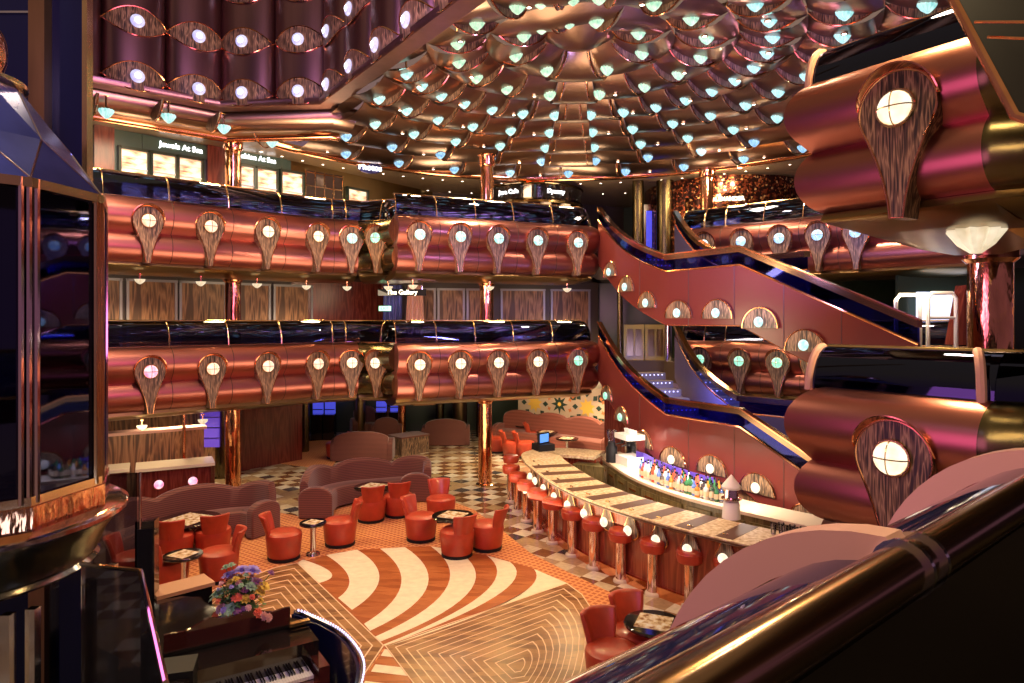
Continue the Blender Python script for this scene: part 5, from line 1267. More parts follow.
# reception / host desk at left
r = thing('host_desk', 'host desk with two pink lights and marble top behind the left sofa', 'desk', (-6.75, 13.7, 0), math.radians(28))
mb = MB(); mb.box((0, 0, 0.5), (1.25, 0.6, 1.0)); mb.build('body', 'maroon_wood', r, smooth=False)
mb = MB(); mb.box((0, 0, 1.03), (1.4, 0.75, 0.06)); mb.build('top', 'cream_stone', r, smooth=False)
for s_ in (-1, 1):
    mb = MB(); mb.box((s_*0.66, -0.02, 0.5), (0.07, 0.68, 1.0)); mb.build('side_post', 'rose_chrome', r, smooth=False)
    mb = MB(); mb.sphere((s_*0.30, -0.31, 0.72), 0.085, 14, 8, (1, 0.5, 1)); g = mb.build('globe', 'globe_pink', r)
    mb = MB(); mb.tube([(s_*0.30+0.10*math.cos(2*PI*i/16), -0.31, 0.72+0.10*math.sin(2*PI*i/16)) for i in range(16)], 0.01, 5, closed=True); mb.build('bezel', 'copper', g)
r = thing('podium', 'low white topped podium left of the host desk', 'podium', (-7.9, 13.2, 0), math.radians(28))
mb = MB(); mb.box((0, 0, 0.5), (0.8, 0.5, 1.0)); mb.build('body', 'maroon_wood', r, smooth=False); mb = MB(); mb.box((0, 0, 1.03), (0.9, 0.6, 0.07)); mb.build('top', 'cream_stone', r, smooth=False)
r = thing('partition_counter', 'high wooden counter with pale rail behind the host desk', 'counter', (-7.9, 14.7, 0), math.radians(33))
mb = MB(); mb.box((0, 0, 0.75), (2.3, 0.3, 1.5)); mb.build('body', 'zebra_panel', r, smooth=False); mb = MB(); mb.box((0, 0, 1.53), (2.4, 0.4, 0.06)); mb.build('rail', 'rib_pink', r, smooth=False)
r = thing('neon_column', 'violet neon column behind the host desk', 'neon light', (-7.25, 16.4, 0.9), 0)
mb = MB(); mb.box((0, 0, 0.65), (0.45, 0.06, 1.35)); mb.build('tube_panel', 'neon_violet', r, smooth=False)
mb = MB()
for k in range(5): mb.box((0, -0.05, 0.2+0.25*k), (0.5, 0.03, 0.02))
mb.build('bars', 'chrome', r, smooth=False)
r = thing('post', 'thin copper post in front of the maroon wall beside host desk', 'post', ((184-512)/F*14.6, 14.6, 0)); mb = MB(); mb.lathe([(0.035, 0), (0.035, 2.2)], n=12); mb.build('shaft', 'copper', r)
mb = MB(); mb.lathe([(0.08, 0), (0.08, 0.03)], n=12); mb.build('base', 'gold', r)

# ------------------------------------------------------------------ bar
FB = [(2.0, 14.75), (1.25, 15.05), (0.6, 15.0), (0.25, 14.5), (0.27, 13.8), (0.41, 13.1), (0.715, 11.92), (1.12, 10.93), (1.56, 10.2), (1.93, 9.69), (2.3, 9.25), (2.67, 8.88), (3.02, 8.55), (3.5, 8.15), (4.1, 7.75)]
def crs(path, k=6):
    P = [Vector(p) for p in path]; Q = []
    for i in range(len(P)-1):
        p0, p1, p2, p3 = P[max(0, i-1)], P[i], P[i+1], P[min(len(P)-1, i+2)]
        for j in range(k):
            t = j/k; Q.append(0.5*((2*p1)+(p2-p0)*t+(2*p0-5*p1+4*p2-p3)*t*t+(3*p1-p0-3*p2+p3)*t**3))
    Q.append(P[-1]); return [(q.x, q.y) for q in Q]
FBs = crs(FB)
# direction runs so that outward (right-hand) is away from the seats: path order -> front is on the right-hand side
r = thing('bar_counter', 'long curved bar counter with marble top and lit red wood front', 'bar', (FB[7][0], FB[7][1], 0)); ox, oy, _ = r.location
loc = [(x-ox, y-oy) for x, y in FBs]
# for this path the guest side is the right-hand side reversed; build with negative offsets accordingly
SG = 1 if False else -1
def bsw(prof): 
    mb = MB(); mb.sweep(loc, [(SG*o, z) for o, z in prof]); return mb
def side_test():
    a = Vector(FBs[60]); b = Vector(FBs[61]); d_ = (b-a).normalized(); n_ = Vector((d_.y, -d_.x)); return n_.x
SG = 1 if side_test() < 0 else -1
bsw([(-0.10, 0.0), (-0.10, 0.12), (-0.16, 0.14), (-0.16, 1.0), (-0.22, 1.04), (-0.62, 1.04), (-0.62, 0.0)]).build('body', 'red_wood', r)
bsw([(-0.08, 0.0), (-0.08, 0.14), (-0.14, 0.14), (-0.14, 0.0)]).build('plinth', 'copper', r)
bsw([(0.0, 1.055), (0.03, 1.07), (0.03, 1.09), (0.0, 1.10), (-0.78, 1.10), (-0.78, 1.04), (-0.05, 1.04)]).build('worktop', 'cream_stone', r)
bsw([(0.015, 1.03), (0.04, 1.05), (0.04, 1.062), (0.015, 1.062), (-0.03, 1.03)]).build('edge_strip', 'bar_edge', r)
m, nt, b_ = nm('bar_marble'); mp = mapping(nt, (1, 1, 1)); n = noise(nt, mp, 18, 5); rr = ramp(nt, n.outputs[0], [(0.3, (0.36, 0.22, 0.11)), (0.5, (0.55, 0.40, 0.23)), (0.68, (0.72, 0.60, 0.42))]); nt.links.new(rr.outputs[0], b_.inputs['Base Color']); b_.inputs['Roughness'].default_value = 0.5
o = [c for c in r.children if c.name.startswith('worktop')][0]; o.data.materials.clear(); o.data.materials.append(m)
simple('bar_band', (0.10, 0.038, 0.022), 0.5, spec=0.2)
# brown marble bands across the top, each an inlay
Lb = plen(FB); t = 3.4; mbb = MB()
FBl = FBs
while t < Lb-0.2:
    pts = []
    for tt in (t, t+0.24):
        q, dr = along(FBl, tt); n_ = Vector((dr.y, -dr.x))*SG
        pts += [(q.x+n_.x*0.0-ox, q.y+n_.y*0.0-oy), (q.x-n_.x*0.77-ox, q.y-n_.y*0.77-oy)]
    mbb.add([(x, y, 1.1035) for x, y in (pts[0], pts[1], pts[3], pts[2])]+[(x, y, 1.095) for x, y in (pts[0], pts[1], pts[3], pts[2])], [(0, 1, 2, 3), (0, 4, 5, 1), (1, 5, 6, 2), (2, 6, 7, 3), (3, 7, 4, 0)])
    t += 0.62
mbb.build('dark_inlay', 'bar_band', r, smooth=False)
# lamps on bar front
BL = [(527, 467), (531.7, 475.5), (540, 482), (550.6, 490), (564, 499), (580.5, 507.6), (600.7, 516), (624.5, 525), (652.7, 534.8), (684.6, 544.8), (720.7, 554.6), (758, 566)]
PB = [None]
for i, (x, y) in enumerate(BL):
    q, dr = hit(FBl[24:], x)
    if q is None: print('bar lamp miss', x); continue
    n_ = Vector((dr.y, -dr.x))*SG; q = q-n_*0.10; rz = math.atan2(n_.y, n_.x); lb = 'cream oval lamp with thin wire hoop on bar front, %s from far end' % ORD[i]
    if PB[0] is None:
        s = thing('bar_lamp', lb, 'wall light', (q.x, q.y, 0.80), rz, 'hooped lamps along the bar front'); PB[0] = s
        mb = MB(); mb.sphere((0.04, 0, 0), 0.072, 14, 9, (0.7, 1, 1.05)); mb.build('globe', 'globe_cream', s)
        mb = MB(); hp = tear(0.15, -0.42, 0.03, 12); hp = [(y_, -z_*0.8-0.02) for y_, z_ in hp]; mb.plate(hp, -0.06, -0.035); mb.build('wood_plate', 'zebra_wood', s, smooth=False)
        mb = MB(); mb.tube([(-0.03, y_, z_) for y_, z_ in hp], 0.008, 5, closed=True); mb.build('hoop', 'gold', s); reg(s)
    else: copy_tree(PB[0], (q.x, q.y, 0.80), rz, lb)
# bar stools
def make_stool(lb):
    r = thing('bar_stool', lb, 'bar stool', group='red bar stools along the bar')
    mb = MB(); mb.lathe([(0.12, 0), (0.12, 0.02), (0.11, 0.04), (0.09, 0.05)], n=28); mb.build('base', 'cream_stone', r)
    mb = MB(); mb.lathe([(0.082, 0.05), (0.082, 0.62)], n=24); mb.build('column', 'rose_chrome', r)
    mb = MB(); mb.lathe([(0.11, 0.60), (0.17, 0.62), (0.188, 0.69), (0.185, 0.76), (0.168, 0.785), (0.09, 0.80), (0.001, 0.803)], n=32); mb.build('seat', 'red_leather', r)
    mb = MB(); mb.lathe([(0.187, 0.735), (0.193, 0.742), (0.187, 0.75)], n=32, cap=False); mb.build('piping', 'red_leather', r)
    return r
ST = [(511, 462), (511, 472), (517.7, 479.7), (526.4, 487.6), (537.5, 496), (552.7, 505), (572.5, 515), (594, 525), (621, 535.6), (653, 546), (690, 556), (728, 564)]
ST0 = None
for i, (x, y) in enumerate(ST):
    p = W(x, y-7, 0.79); lb = 'red leather bar stool on mirrored column at curved bar, %s from far end' % ORD[i]
    if ST0 is None: ST0 = make_stool(lb); reg(ST0); ST0.location = (p[0], p[1], 0)
    else: copy_tree(ST0, (p[0], p[1], 0), 0, lb)
# far return of the bar: dark glossy service top
# back bar
BB = crs([(1.85, 15.2), (1.98, 14.8), (2.11, 13.8), (2.34, 12.75), (2.79, 11.7), (3.30, 10.95), (3.95, 10.2), (4.7, 9.4)], 5)
r = thing('back_bar', 'curved back bar cabinet with bright stone top under the lower stairs', 'bar cabinet', (BB[20][0], BB[20][1], 0)); ox, oy, _ = r.location
lb_ = [(x-ox, y-oy) for x, y in BB]
a_ = Vector(BB[20]); b2 = Vector(BB[21]); SG2 = 1 if ((b2-a_).y*1 < 0 and (b2-a_).y < 0) else 1
def bsw2(prof): mb = MB(); mb.sweep(lb_, prof); return mb
bsw2([(0.0, 0.0), (0.0, 0.90), (-0.6, 0.90), (-0.6, 0.0)]).build('body', 'cabinet_wood', r)
bsw2([(0.03, 0.90), (0.03, 0.95), (-0.62, 0.95), (-0.62, 0.90)]).build('worktop', 'cream_stone', r)
Lq = plen(BB); k = 0; t = 0.3
while t < Lq-0.8:
    q, dr = along(BB, t+0.28); n_ = Vector((dr.y, -dr.x)); rz = math.atan2(dr.y, dr.x)
    mb = MB(); mb.box((q.x+n_.x*0.012-ox, q.y+n_.y*0.012-oy, 0.48), (0.52, 0.03, 0.66), rz); dd = mb.build('door', 'cabinet_wood', r, smooth=False)
    mb = MB(); mb.box((q.x+n_.x*0.04-ox, q.y+n_.y*0.04-oy, 0.72), (0.26, 0.02, 0.025), rz); mb.build('handle', 'gold', dd, smooth=False)
    t += 0.6
def make_bottle(lb, mat, h=0.30, cap='black_matte', grp='bottles on the back bar'):
    r = thing('bottle', lb, 'bottle', group=grp)
    mb = MB(); mb.lathe([(0.035, 0), (0.040, 0.01), (0.040, h*0.55), (0.034, h*0.64), (0.015, h*0.74), (0.014, h*0.92)], n=12); mb.build('glass', mat, r)
    mb = MB(); mb.lathe([(0.016, h*0.90), (0.016, h)], n=8); mb.build('cap', cap, r)
    mb = MB(); mb.lathe([(0.0415, h*0.15), (0.0415, h*0.45)], n=12, cap=False); mb.build('paper_label', 'paper', r)
    return r
BM = ['bottle_clear', 'bottle_amber', 'bottle_blue', 'bottle_white', 'bottle_clear', 'bottle_green', 'bottle_red']; BN = {'bottle_clear': 'clear', 'bottle_amber': 'amber', 'bottle_green': 'green', 'bottle_red': 'red', 'bottle_white': 'white', 'bottle_blue': 'blue'}
bp_ = {}; random.seed(11)
for row, of in enumerate((-0.16, -0.28, -0.40)):
    for i in range(24):
        t = 2.35+(Lq-4.4)*(i+0.3*row)/24; q, dr = along(BB, t); n_ = Vector((dr.y, -dr.x)); p = q+n_*(of+random.uniform(-0.02, 0.02))
        mt = BM[(i*5+row*3+random.randint(0, 2)) % 7]; lb = '%s liquor bottle in %s row on back bar, %s along from left' % (BN[mt], ['front', 'middle', 'rear'][row], ORD[i])
        s_ = random.uniform(0.8, 1.2)
        if not inframe(p.x, p.y, 1.1, 0) or px(p.x, p.y)[0] > 762: continue
        if mt not in bp_: bp_[mt] = make_bottle(lb, mt); reg(bp_[mt]); o = bp_[mt]; o.location = (p.x, p.y, 0.95); o.scale = (1.05, 1.05, s_)
        else: o = copy_tree(bp_[mt], (p.x, p.y, 0.95), 0, lb); o.scale = (1.05, 1.05, s_)
# added white lamps along the back bar to brighten the bottles
for t in (1.9, 2.9, 3.9, 4.9): 
    q, dr = along(BB, t); n_ = Vector((dr.y, -dr.x)); lamp('AREA', (q.x-n_.x*0.2, q.y-n_.y*0.2, 1.75), 20, WHITE, 0.12, target=(q.x-n_.x*0.3, q.y-n_.y*0.3, 0.9))
r = thing('purple_niche', 'violet lit mirror strip behind the bottles', 'lit panel', (BB[18][0], BB[18][1], 0.95)); ox, oy, oz = r.location
mb = MB(); mb.sweep([(x-ox, y-oy) for x, y in BB[6:23]], [(-0.57, 0), (-0.57, 0.26), (-0.60, 0.26), (-0.60, 0)]); mb.build('mirror_strip', 'neon_violet', r)
# coffee machine
q = Vector(W(626, 468, 0.95)[:2])+Vector((0.15, 0.35)); r = thing('coffee_machine', 'tall chrome and white coffee machine at far end of back bar', 'coffee machine', (q.x, q.y, 0.95), math.radians(-70))
mb = MB(); mb.box((0, 0, 0.09), (0.5, 0.42, 0.18)); mb.build('base', 'coat_white', r, smooth=False)
mb = MB(); mb.box((0, 0.10, 0.36), (0.46, 0.2, 0.36)); mb.build('body', 'chrome', r, smooth=False)
mb = MB(); mb.box((0, -0.02, 0.58), (0.52, 0.42, 0.10)); mb.build('head', 'coat_white', r, smooth=False)
for s_ in (-0.13, 0.13): mb = MB(); mb.lathe([(0.03, 0.42), (0.035, 0.50), (0.03, 0.53)], (s_, -0.12, 0), 12); mb.tube([(s_, -0.12, 0.44), (s_, -0.28, 0.41)], 0.012); mb.build('portafilter', 'black_matte', r)
for k in range(4): mb = MB(); mb.lathe([(0.03, 0.63), (0.045, 0.72), (0.04, 0.72), (0.025, 0.64)], (-0.18+0.12*k, 0, 0), 12); mb.build('cup', 'coat_white', r)
r = thing('espresso_grinder', 'black coffee grinder left of the coffee machine', 'grinder', (q.x-0.35, q.y+0.25, 0.95))
mb = MB(); mb.lathe([(0.12, 0), (0.12, 0.3), (0.08, 0.36), (0.08, 0.42)], n=16); mb.build('body', 'black_matte', r); mb = MB(); mb.lathe([(0.06, 0.42), (0.11, 0.62), (0.11, 0.66)], n=16); mb.build('hopper', 'bottle_clear', r)
# lighthouse shaped white dispenser on the counter
p = W(730, 520, 1.1); r = thing('draught_tower', 'white lighthouse shaped tower standing on marble bar top', 'beer tower', (p[0]+0.05, p[1]+0.1, 1.10))
mb = MB(); mb.lathe([(0.13, 0), (0.11, 0.22), (0.10, 0.24)], n=24); mb.build('base', 'coat_white', r)
mb = MB(); mb.lathe([(0.095, 0.24), (0.14, 0.27), (0.14, 0.29), (0.10, 0.30), (0.085, 0.44)], n=24); mb.build('gallery', 'rose_chrome', r)
mb = MB(); mb.lathe([(0.13, 0.42), (0.135, 0.45), (0.10, 0.50), (0.05, 0.56), (0.02, 0.60), (0.001, 0.62)], n=24); mb.build('dome', 'coat_white', r)
# glasses near the right end of the counter
gp_ = None; gi = 0
for i, x in enumerate(list(range(742, 800, 6))+[803, 809, 815]):
    q, dr = hit(FBl[40:], x+14)
    if q is None: continue
    n_ = Vector((dr.y, -dr.x))*SG; p = q-n_*(0.66 if i % 2 else 0.58); lb = 'upturned clear drinking glass at rear edge of bar top, %s from left' % ORD[i]
    if gp_ is None:
        gp_ = thing('drinking_glass', lb, 'glass', (p.x, p.y, 1.10), 0, 'drinking glasses on the bar top')
        mb = MB(); mb.lathe([(0.03, 0), (0.04, 0.10), (0.042, 0.15), (0.038, 0.15), (0.027, 0.01)], n=12); mb.build('bowl', 'bottle_clear', gp_); mb = MB(); mb.lathe([(0.031, -0.0), (0.031, 0.012)], n=12); mb.build('foot', 'chrome', gp_); reg(gp_)
    else: copy_tree(gp_, (p.x, p.y, 1.10), 0, lb)
# till at far end
p = W(543, 449, 1.1); r = thing('cash_register', 'black till with blue screen on far rounded end of bar', 'till', (p[0], p[1]-0.1, 1.10), math.radians(25))
mb = MB(); mb.box((0, 0, 0.07), (0.38, 0.36, 0.14)); mb.build('base', 'black_matte', r, smooth=False)
mb = MB(); mb.plate([(-0.17, 0.14), (0.17, 0.14), (0.17, 0.38), (-0.17, 0.38)], -0.02, 0.03); o = mb.build('monitor', 'black_matte', r, smooth=False); o.rotation_euler = (0, 0, -1.2)
mb = MB(); mb.plate([(-0.14, 0.17), (0.14, 0.17), (0.14, 0.35), (-0.14, 0.35)], 0.03, 0.034); o2 = mb.build('screen', 'screen_blue', o, smooth=False)
mb = MB(); mb.prism([(1.25, 14.1), (1.85, 13.75), (1.8, 14.3), (1.4, 14.35)], 0, 0.95); o = mb.build('service_counter', 'cabinet_wood', None, smooth=False); tag(o, 'olive service counter joining far end of bar to back bar', 'counter')

# ------------------------------------------------------------------ piano
PO = Vector((-1.80, 6.36)); pr = math.atan2(-0.54, -0.84)      # local +X runs to the bass side, local -Y away from the player
r = thing('grand_piano', 'dark brown grand piano with closed lid at lower left', 'piano', (PO.x, PO.y, 0.0), pr)
# in local coords: x along keyboard (0..1.45), y = -depth
outl = [(0, 0.0), (0, -0.35)]+[(0.0+0.75*(1-math.cos(PI*t/10))/2*1.05, -0.35-1.25*(t/10)**1.0*(0.55+0.45*t/10)) for t in range(1, 11)]+[(0.95, -1.72), (1.2, -1.75), (1.40, -1.62), (1.45, -1.4), (1.45, 0.0)]
mb = MB(); mb.prism(outl, 0.62, 0.93); mb.build('case', 'black_gloss', r, smooth=False)
lid = [(x*1.0+(0.02 if x > 1 else -0.015), y if y < -0.1 else -0.42) for x, y in outl if y < -0.34 or x > 1.4]
lid = [(0-0.015, -0.40)]+[(x, y) for x, y in outl[2:-1]]+[(1.465, -0.40)]
mb = MB(); mb.prism(lid, 0.935, 0.96); mb.build('lid', 'black_gloss', r, smooth=False)
mb = MB(); mb.box((0.725, 0.12, 0.66), (1.45, 0.30, 0.05)); mb.box((0.03, 0.10, 0.72), (0.10, 0.32, 0.16)); mb.box((1.42, 0.10, 0.72), (0.10, 0.32, 0.16)); mb.build('key_bed', 'piano_brown', r, smooth=False)
mb = MB(); mb.box((0.725, -0.04, 0.80), (1.26, 0.03, 0.16)); mb.build('fallboard', 'piano_brown', r, smooth=False)
simple('key_white', (0.85, 0.83, 0.78), 0.2, coat=0.5)
for k in range(52):
    mb = MB(); mb.box((0.105+1.235*(k+0.5)/52, 0.10, 0.705), (1.235/52*0.92, 0.20, 0.03)); mb.build('white_key', 'key_white', r, smooth=False)
kk = 0
for k in range(51):
    if k % 7 in (1, 4): continue
    mb = MB(); mb.box((0.105+1.235*(k+1)/52, 0.055, 0.728), (0.012, 0.11, 0.022)); mb.build('black_key', 'black_gloss', r, smooth=False)
# music desk, wavy top
pts = [(1.25, 0.96), (0.15, 0.96)]+[(0.15+1.1*t/20, 1.10+0.07*math.sin(PI*t/20)+0.02*math.cos(3*PI*t/10)) for t in range(21)]
mb = MB(); n = len(pts); vs = [(x, -0.45, z) for x, z in pts]+[(x, -0.42, z) for x, z in pts]
mb.add(vs, [tuple(range(n)), tuple(range(2*n-1, n-1, -1))]+[(i, (i+1) % n, n+(i+1) % n, n+i) for i in range(n)]); mb.build('music_desk', 'piano_brown', r, smooth=False)
mb = MB(); mb.box((0.08, -0.36, 0.975), (0.20, 0.06, 0.03)); mb.build('lamp_bar', 'glow_warmwhite' if False else 'gold', r, smooth=False)
for x, y in ((0.12, -0.1), (1.33, -0.1), (1.2, -1.55)):
    mb = MB(); mb.lathe([(0.05, 0.0), (0.06, 0.06), (0.045, 0.12), (0.075, 0.5), (0.085, 0.62)], (x, y, 0), 16); mb.build('leg', 'black_gloss', r)
mb = MB(); mb.box((0.72, -0.1, 0.32), (0.06, 0.06, 0.6)); mb.box((0.72, 0.0, 0.05), (0.3, 0.1, 0.05)); mb.build('pedal_lyre', 'black_gloss', r, smooth=False)
# flowers
fp = W(232, 634, 0.96); r = thing('flower_arrangement', 'mixed bouquet of orange, lilac and green flowers standing on piano lid', 'flowers', (fp[0], fp[1]+0.16, 0.96))
mb = MB(); mb.lathe([(0.07, 0), (0.10, 0.05), (0.08, 0.12)], n=20); mb.build('bowl', 'dark_green', r)
simple('fl_orange', (0.9, 0.25, 0.08), 0.6); simple('fl_coral', (0.9, 0.2, 0.12), 0.6); simple('fl_lilac', (0.38, 0.30, 0.72), 0.6); simple('fl_yellow', (0.85, 0.62, 0.1), 0.6); simple('fl_sage', (0.38, 0.58, 0.38), 0.7); simple('fl_leaf', (0.07, 0.17, 0.05), 0.6); simple('fl_pink', (0.75, 0.42, 0.45), 0.6); simple('fl_plum', (0.3, 0.1, 0.28), 0.6)
random.seed(3)
def bloom(c, rad, mat, npet=7, lay=2):
    mb = MB(); c = Vector(c); ax = (c-Vector((0, 0, 0.06))).normalized(); t1 = ax.cross(Vector((0, 0, 1)) if abs(ax.z) < 0.95 else Vector((1, 0, 0))).normalized(); t2 = ax.cross(t1)
    for l in range(lay):
        for k in range(npet):
            a = 2*PI*(k+0.5*l)/npet; d_ = t1*math.cos(a)+t2*math.sin(a); s_ = rad*(1-0.35*l); sd = t1*(-math.sin(a))+t2*math.cos(a)
            b0 = c+ax*0.01*l; m_ = b0+d_*s_*0.6+ax*s_*(0.25+0.3*l); tip = b0+d_*s_+ax*s_*(0.1+0.45*l); w_ = s_*0.36
            mb.add([b0, m_+sd*w_, tip, m_-sd*w_, m_+ax*s_*-0.08], [(0, 1, 4), (1, 2, 4), (2, 3, 4), (3, 0, 4)])
    mb.sphere(c+ax*rad*0.15, rad*0.28, 8, 6)
    mb.build('flower', mat, r)
stm = MB()
FLW = [((-0.02, -0.15, 0.16), 0.06, 'fl_orange'), ((-0.20, -0.02, 0.30), 0.07, 'fl_sage'), ((-0.15, -0.03, 0.33), 0.06, 'fl_sage'), ((0.03, -0.12, 0.32), 0.045, 'fl_coral'), ((0.10, -0.10, 0.30), 0.045, 'fl_yellow'),
       ((0.02, 0.02, 0.52), 0.07, 'fl_lilac'), ((0.12, 0.02, 0.52), 0.07, 'fl_lilac'), ((-0.10, 0, 0.48), 0.055, 'fl_lilac'), ((-0.02, -0.14, 0.20), 0.07, 'fl_sage'), ((0.07, -0.14, 0.20), 0.055, 'fl_plum'),
       ((0.24, 0.0, 0.38), 0.05, 'fl_yellow'), ((0.21, -0.02, 0.34), 0.045, 'fl_yellow'), ((0.18, 0.0, 0.42), 0.045, 'fl_plum'), ((-0.12, -0.12, 0.22), 0.045, 'fl_pink'), ((-0.16, -0.12, 0.15), 0.045, 'fl_orange'),
       ((0.22, -0.10, 0.17), 0.04, 'fl_coral'), ((0.28, -0.12, 0.15), 0.035, 'fl_pink'), ((0.33, -0.13, 0.14), 0.035, 'fl_pink'), ((-0.13, 0.02, 0.55), 0.04, 'fl_sage'), ((-0.07, 0.0, 0.58), 0.035, 'fl_sage'), ((-0.05, -0.05, 0.44), 0.04, 'fl_yellow'),
       ((-0.21, -0.10, 0.10), 0.035, 'fl_yellow'), ((0.14, -0.06, 0.40), 0.05, 'fl_sage'), ((0.05, -0.05, 0.42), 0.05, 'fl_leaf'), ((0.30, 0.02, 0.50), 0.03, 'fl_plum'), ((-0.02, -0.05, 0.38), 0.06, 'fl_leaf')]
for _k in range(46):
    _a = random.uniform(0, 2*PI); _e2 = random.uniform(0.1, 1.4); _r = random.uniform(0.17, 0.25)
    FLW.append(((_r*math.cos(_a)*math.cos(_e2)*1.1+0.02, _r*math.sin(_a)*math.cos(_e2)*0.8-0.03, 0.14+_r*1.6*math.sin(_e2)), random.uniform(0.018, 0.032), random.choice(['fl_sage', 'fl_sage', 'fl_lilac', 'fl_yellow', 'fl_pink', 'fl_coral', 'fl_plum'])))
for c, rd, mt in FLW: bloom(c, rd*1.35, mt, 9, 3); stm.tube([(0, 0, 0.08), (c[0]*0.5, c[1]*0.5, c[2]*0.6+0.03), c], 0.004, 4)
stm.build('stems', 'fl_leaf', r)
mb = MB()
for k in range(420):
    a = random.uniform(0, 2*PI); e_ = random.uniform(0.05, 1.3); rd = random.uniform(0.04, 0.22); c = Vector((rd*math.cos(a)*math.cos(e_)*1.1, rd*math.sin(a)*math.cos(e_)*0.8, 0.10+rd*1.6*math.sin(e_)+0.05)); d_ = Vector((random.uniform(-1, 1), random.uniform(-1, 1), random.uniform(-0.3, 0.8))).normalized(); s_ = d_.cross(Vector((0, 0, 1))).normalized()*0.02; L_ = random.uniform(0.05, 0.10)
    mb.add([c-d_*L_/2, c+s_, c+d_*L_/2, c-s_], [(0, 1, 2, 3)])
mb.build('leaves', 'fl_leaf', r, smooth=False)
# tan topped box, speakers, piano enclosure
tb = [W(x, y, 1.0) for x, y in ((152, 583), (205, 570), (212, 586), (154, 602))]; tc = sum((Vector(p[:2]) for p in tb), Vector((0, 0)))/4
r = thing('lectern_box', 'tall box with light wood top standing behind the piano', 'cabinet', (tc.x, tc.y, 0), math.atan2(tb[1][1]-tb[0][1], tb[1][0]-tb[0][0]))
simple('tan_wood', (0.55, 0.30, 0.15), 0.35)
mb = MB(); mb.box((0, 0, 0.48), (0.55, 0.30, 0.96)); mb.build('body', 'black_gloss', r, smooth=False); mb = MB(); mb.box((0, 0, 0.98), (0.60, 0.34, 0.04)); mb.build('top', 'tan_wood', r, smooth=False)
Dp = 7.3; r = thing('column_speaker', 'tall slim black column speaker left of the tan topped box', 'speaker', ((149-512)/F*Dp-0.02, Dp, 0), 0.2)
mb = MB(); mb.box((0, 0, 0.92), (0.19, 0.16, 1.72)); mb.build('cabinet', 'black_gloss', r, smooth=False); mb = MB(); mb.box((0, -0.085, 0.95), (0.15, 0.01, 1.5)); mb.build('grille', 'black_matte', r, smooth=False); mb = MB(); mb.lathe([(0.2, 0), (0.2, 0.03), (0.05, 0.06)], n=24); mb.build('base', 'black_matte', r)
p = W(188, 656, 1.05); r = thing('monitor_speaker', 'black box speaker at bottom edge beside the keyboard', 'speaker', (p[0]-0.05, p[1]-0.15, 0), 0.3)
mb = MB(); mb.box((0, 0, 0.525), (0.34, 0.3, 1.05)); mb.build('cabinet', 'black_matte', r, smooth=False); mb = MB(); mb.box((0, -0.155, 0.6), (0.28, 0.01, 0.8)); mb.build('grille', 'black_gloss', r, smooth=False)
r = thing('curved_partition', 'low curved dark blue partition edged with LED dots right of the piano', 'partition', (-1.6, 6.7, 0)); ox, oy, _ = r.location
cp_ = crs([(-2.35, 7.4), (-2.19, 7.3), (-1.79, 6.96), (-1.52, 6.58), (-1.36, 6.2), (-1.30, 5.7)], 8)
mb = MB(); mb.sweep([(x-ox, y-oy) for x, y in cp_], [(0, 0.0), (0, 0.74), (0.05, 0.74), (0.05, 0.0)]); mb.build('wall', 'dark_mirror', r)
mb = MB(); mb.tube([(x-ox, y-oy, 0.75) for x, y in cp_], 0.022, 6); mb.build('cap_rail', 'chrome', r)
mb = MB(); L_ = plen(cp_); nn2 = int(L_/0.045)
for i in range(nn2): q, dr = along(cp_, L_*(i+0.5)/nn2); mb.sphere((q.x-ox+0.02, q.y-oy, 0.775), 0.010, 6, 4)
o = mb.build('led_dots', 'led_blue', r); o['kind'] = 'stuff'
mb = MB(); mb.prism([(-3.6, 5.0), (-1.35, 5.0), (-1.36, 6.2), (-1.55, 6.6), (-1.85, 6.95), (-2.4, 7.3), (-3.9, 8.1), (-4.6, 7.2)], 0.004, 0.03); trim(mb, 'black_gloss', 'dark low platform under the piano')

# ------------------------------------------------------------------ glass lift at left
LX, LY, LR = -4.55, 5.5, 1.12; NG = 10; A0 = math.radians(-26)
def pv(i, R=LR): a = A0+2*PI*i/NG; return (R*math.cos(a), R*math.sin(a))
r = thing('glass_lift', 'glass sided lift car with faceted blue roof and copper base at left', 'lift', (LX, LY, 0))
Z0, Z1 = 2.56, 4.95
for i in (-3, -2, -1, 0, 1, 2, 3):
    x0, y0 = pv(i); x1, y1 = pv(i+1); f0, f1 = 0.05, 0.95
    q = [(x0+(x1-x0)*f0, y0+(y1-y0)*f0), (x0+(x1-x0)*f1, y0+(y1-y0)*f1)]
    mb = MB(); mb.add([(q[0][0], q[0][1], Z0+0.02), (q[1][0], q[1][1], Z0+0.02), (q[1][0], q[1][1], Z1-0.08), (q[0][0], q[0][1], Z1-0.08)]+[(p_[0]*0.985, p_[1]*0.985, z_) for p_, z_ in ((q[0], Z0+0.02), (q[1], Z0+0.02), (q[1], Z1-0.08), (q[0], Z1-0.08))], [(0, 1, 2, 3), (7, 6, 5, 4), (0, 4, 5, 1), (1, 5, 6, 2), (2, 6, 7, 3), (3, 7, 4, 0)]); mb.build('glass_panel', 'dark_glass', r, smooth=False)
    mb = MB(); x, y = pv(i); a = A0+2*PI*i/NG; tx, ty = -math.sin(a), math.cos(a)
    for s_ in (-0.055, 0.0, 0.055): mb.tube([(x+tx*s_, y+ty*s_, Z0), (x+tx*s_, y+ty*s_, Z1)], 0.024, 8)
    mb.build('mullion', 'rose_chrome' if i != 1 else 'gold', r)
mb = MB()
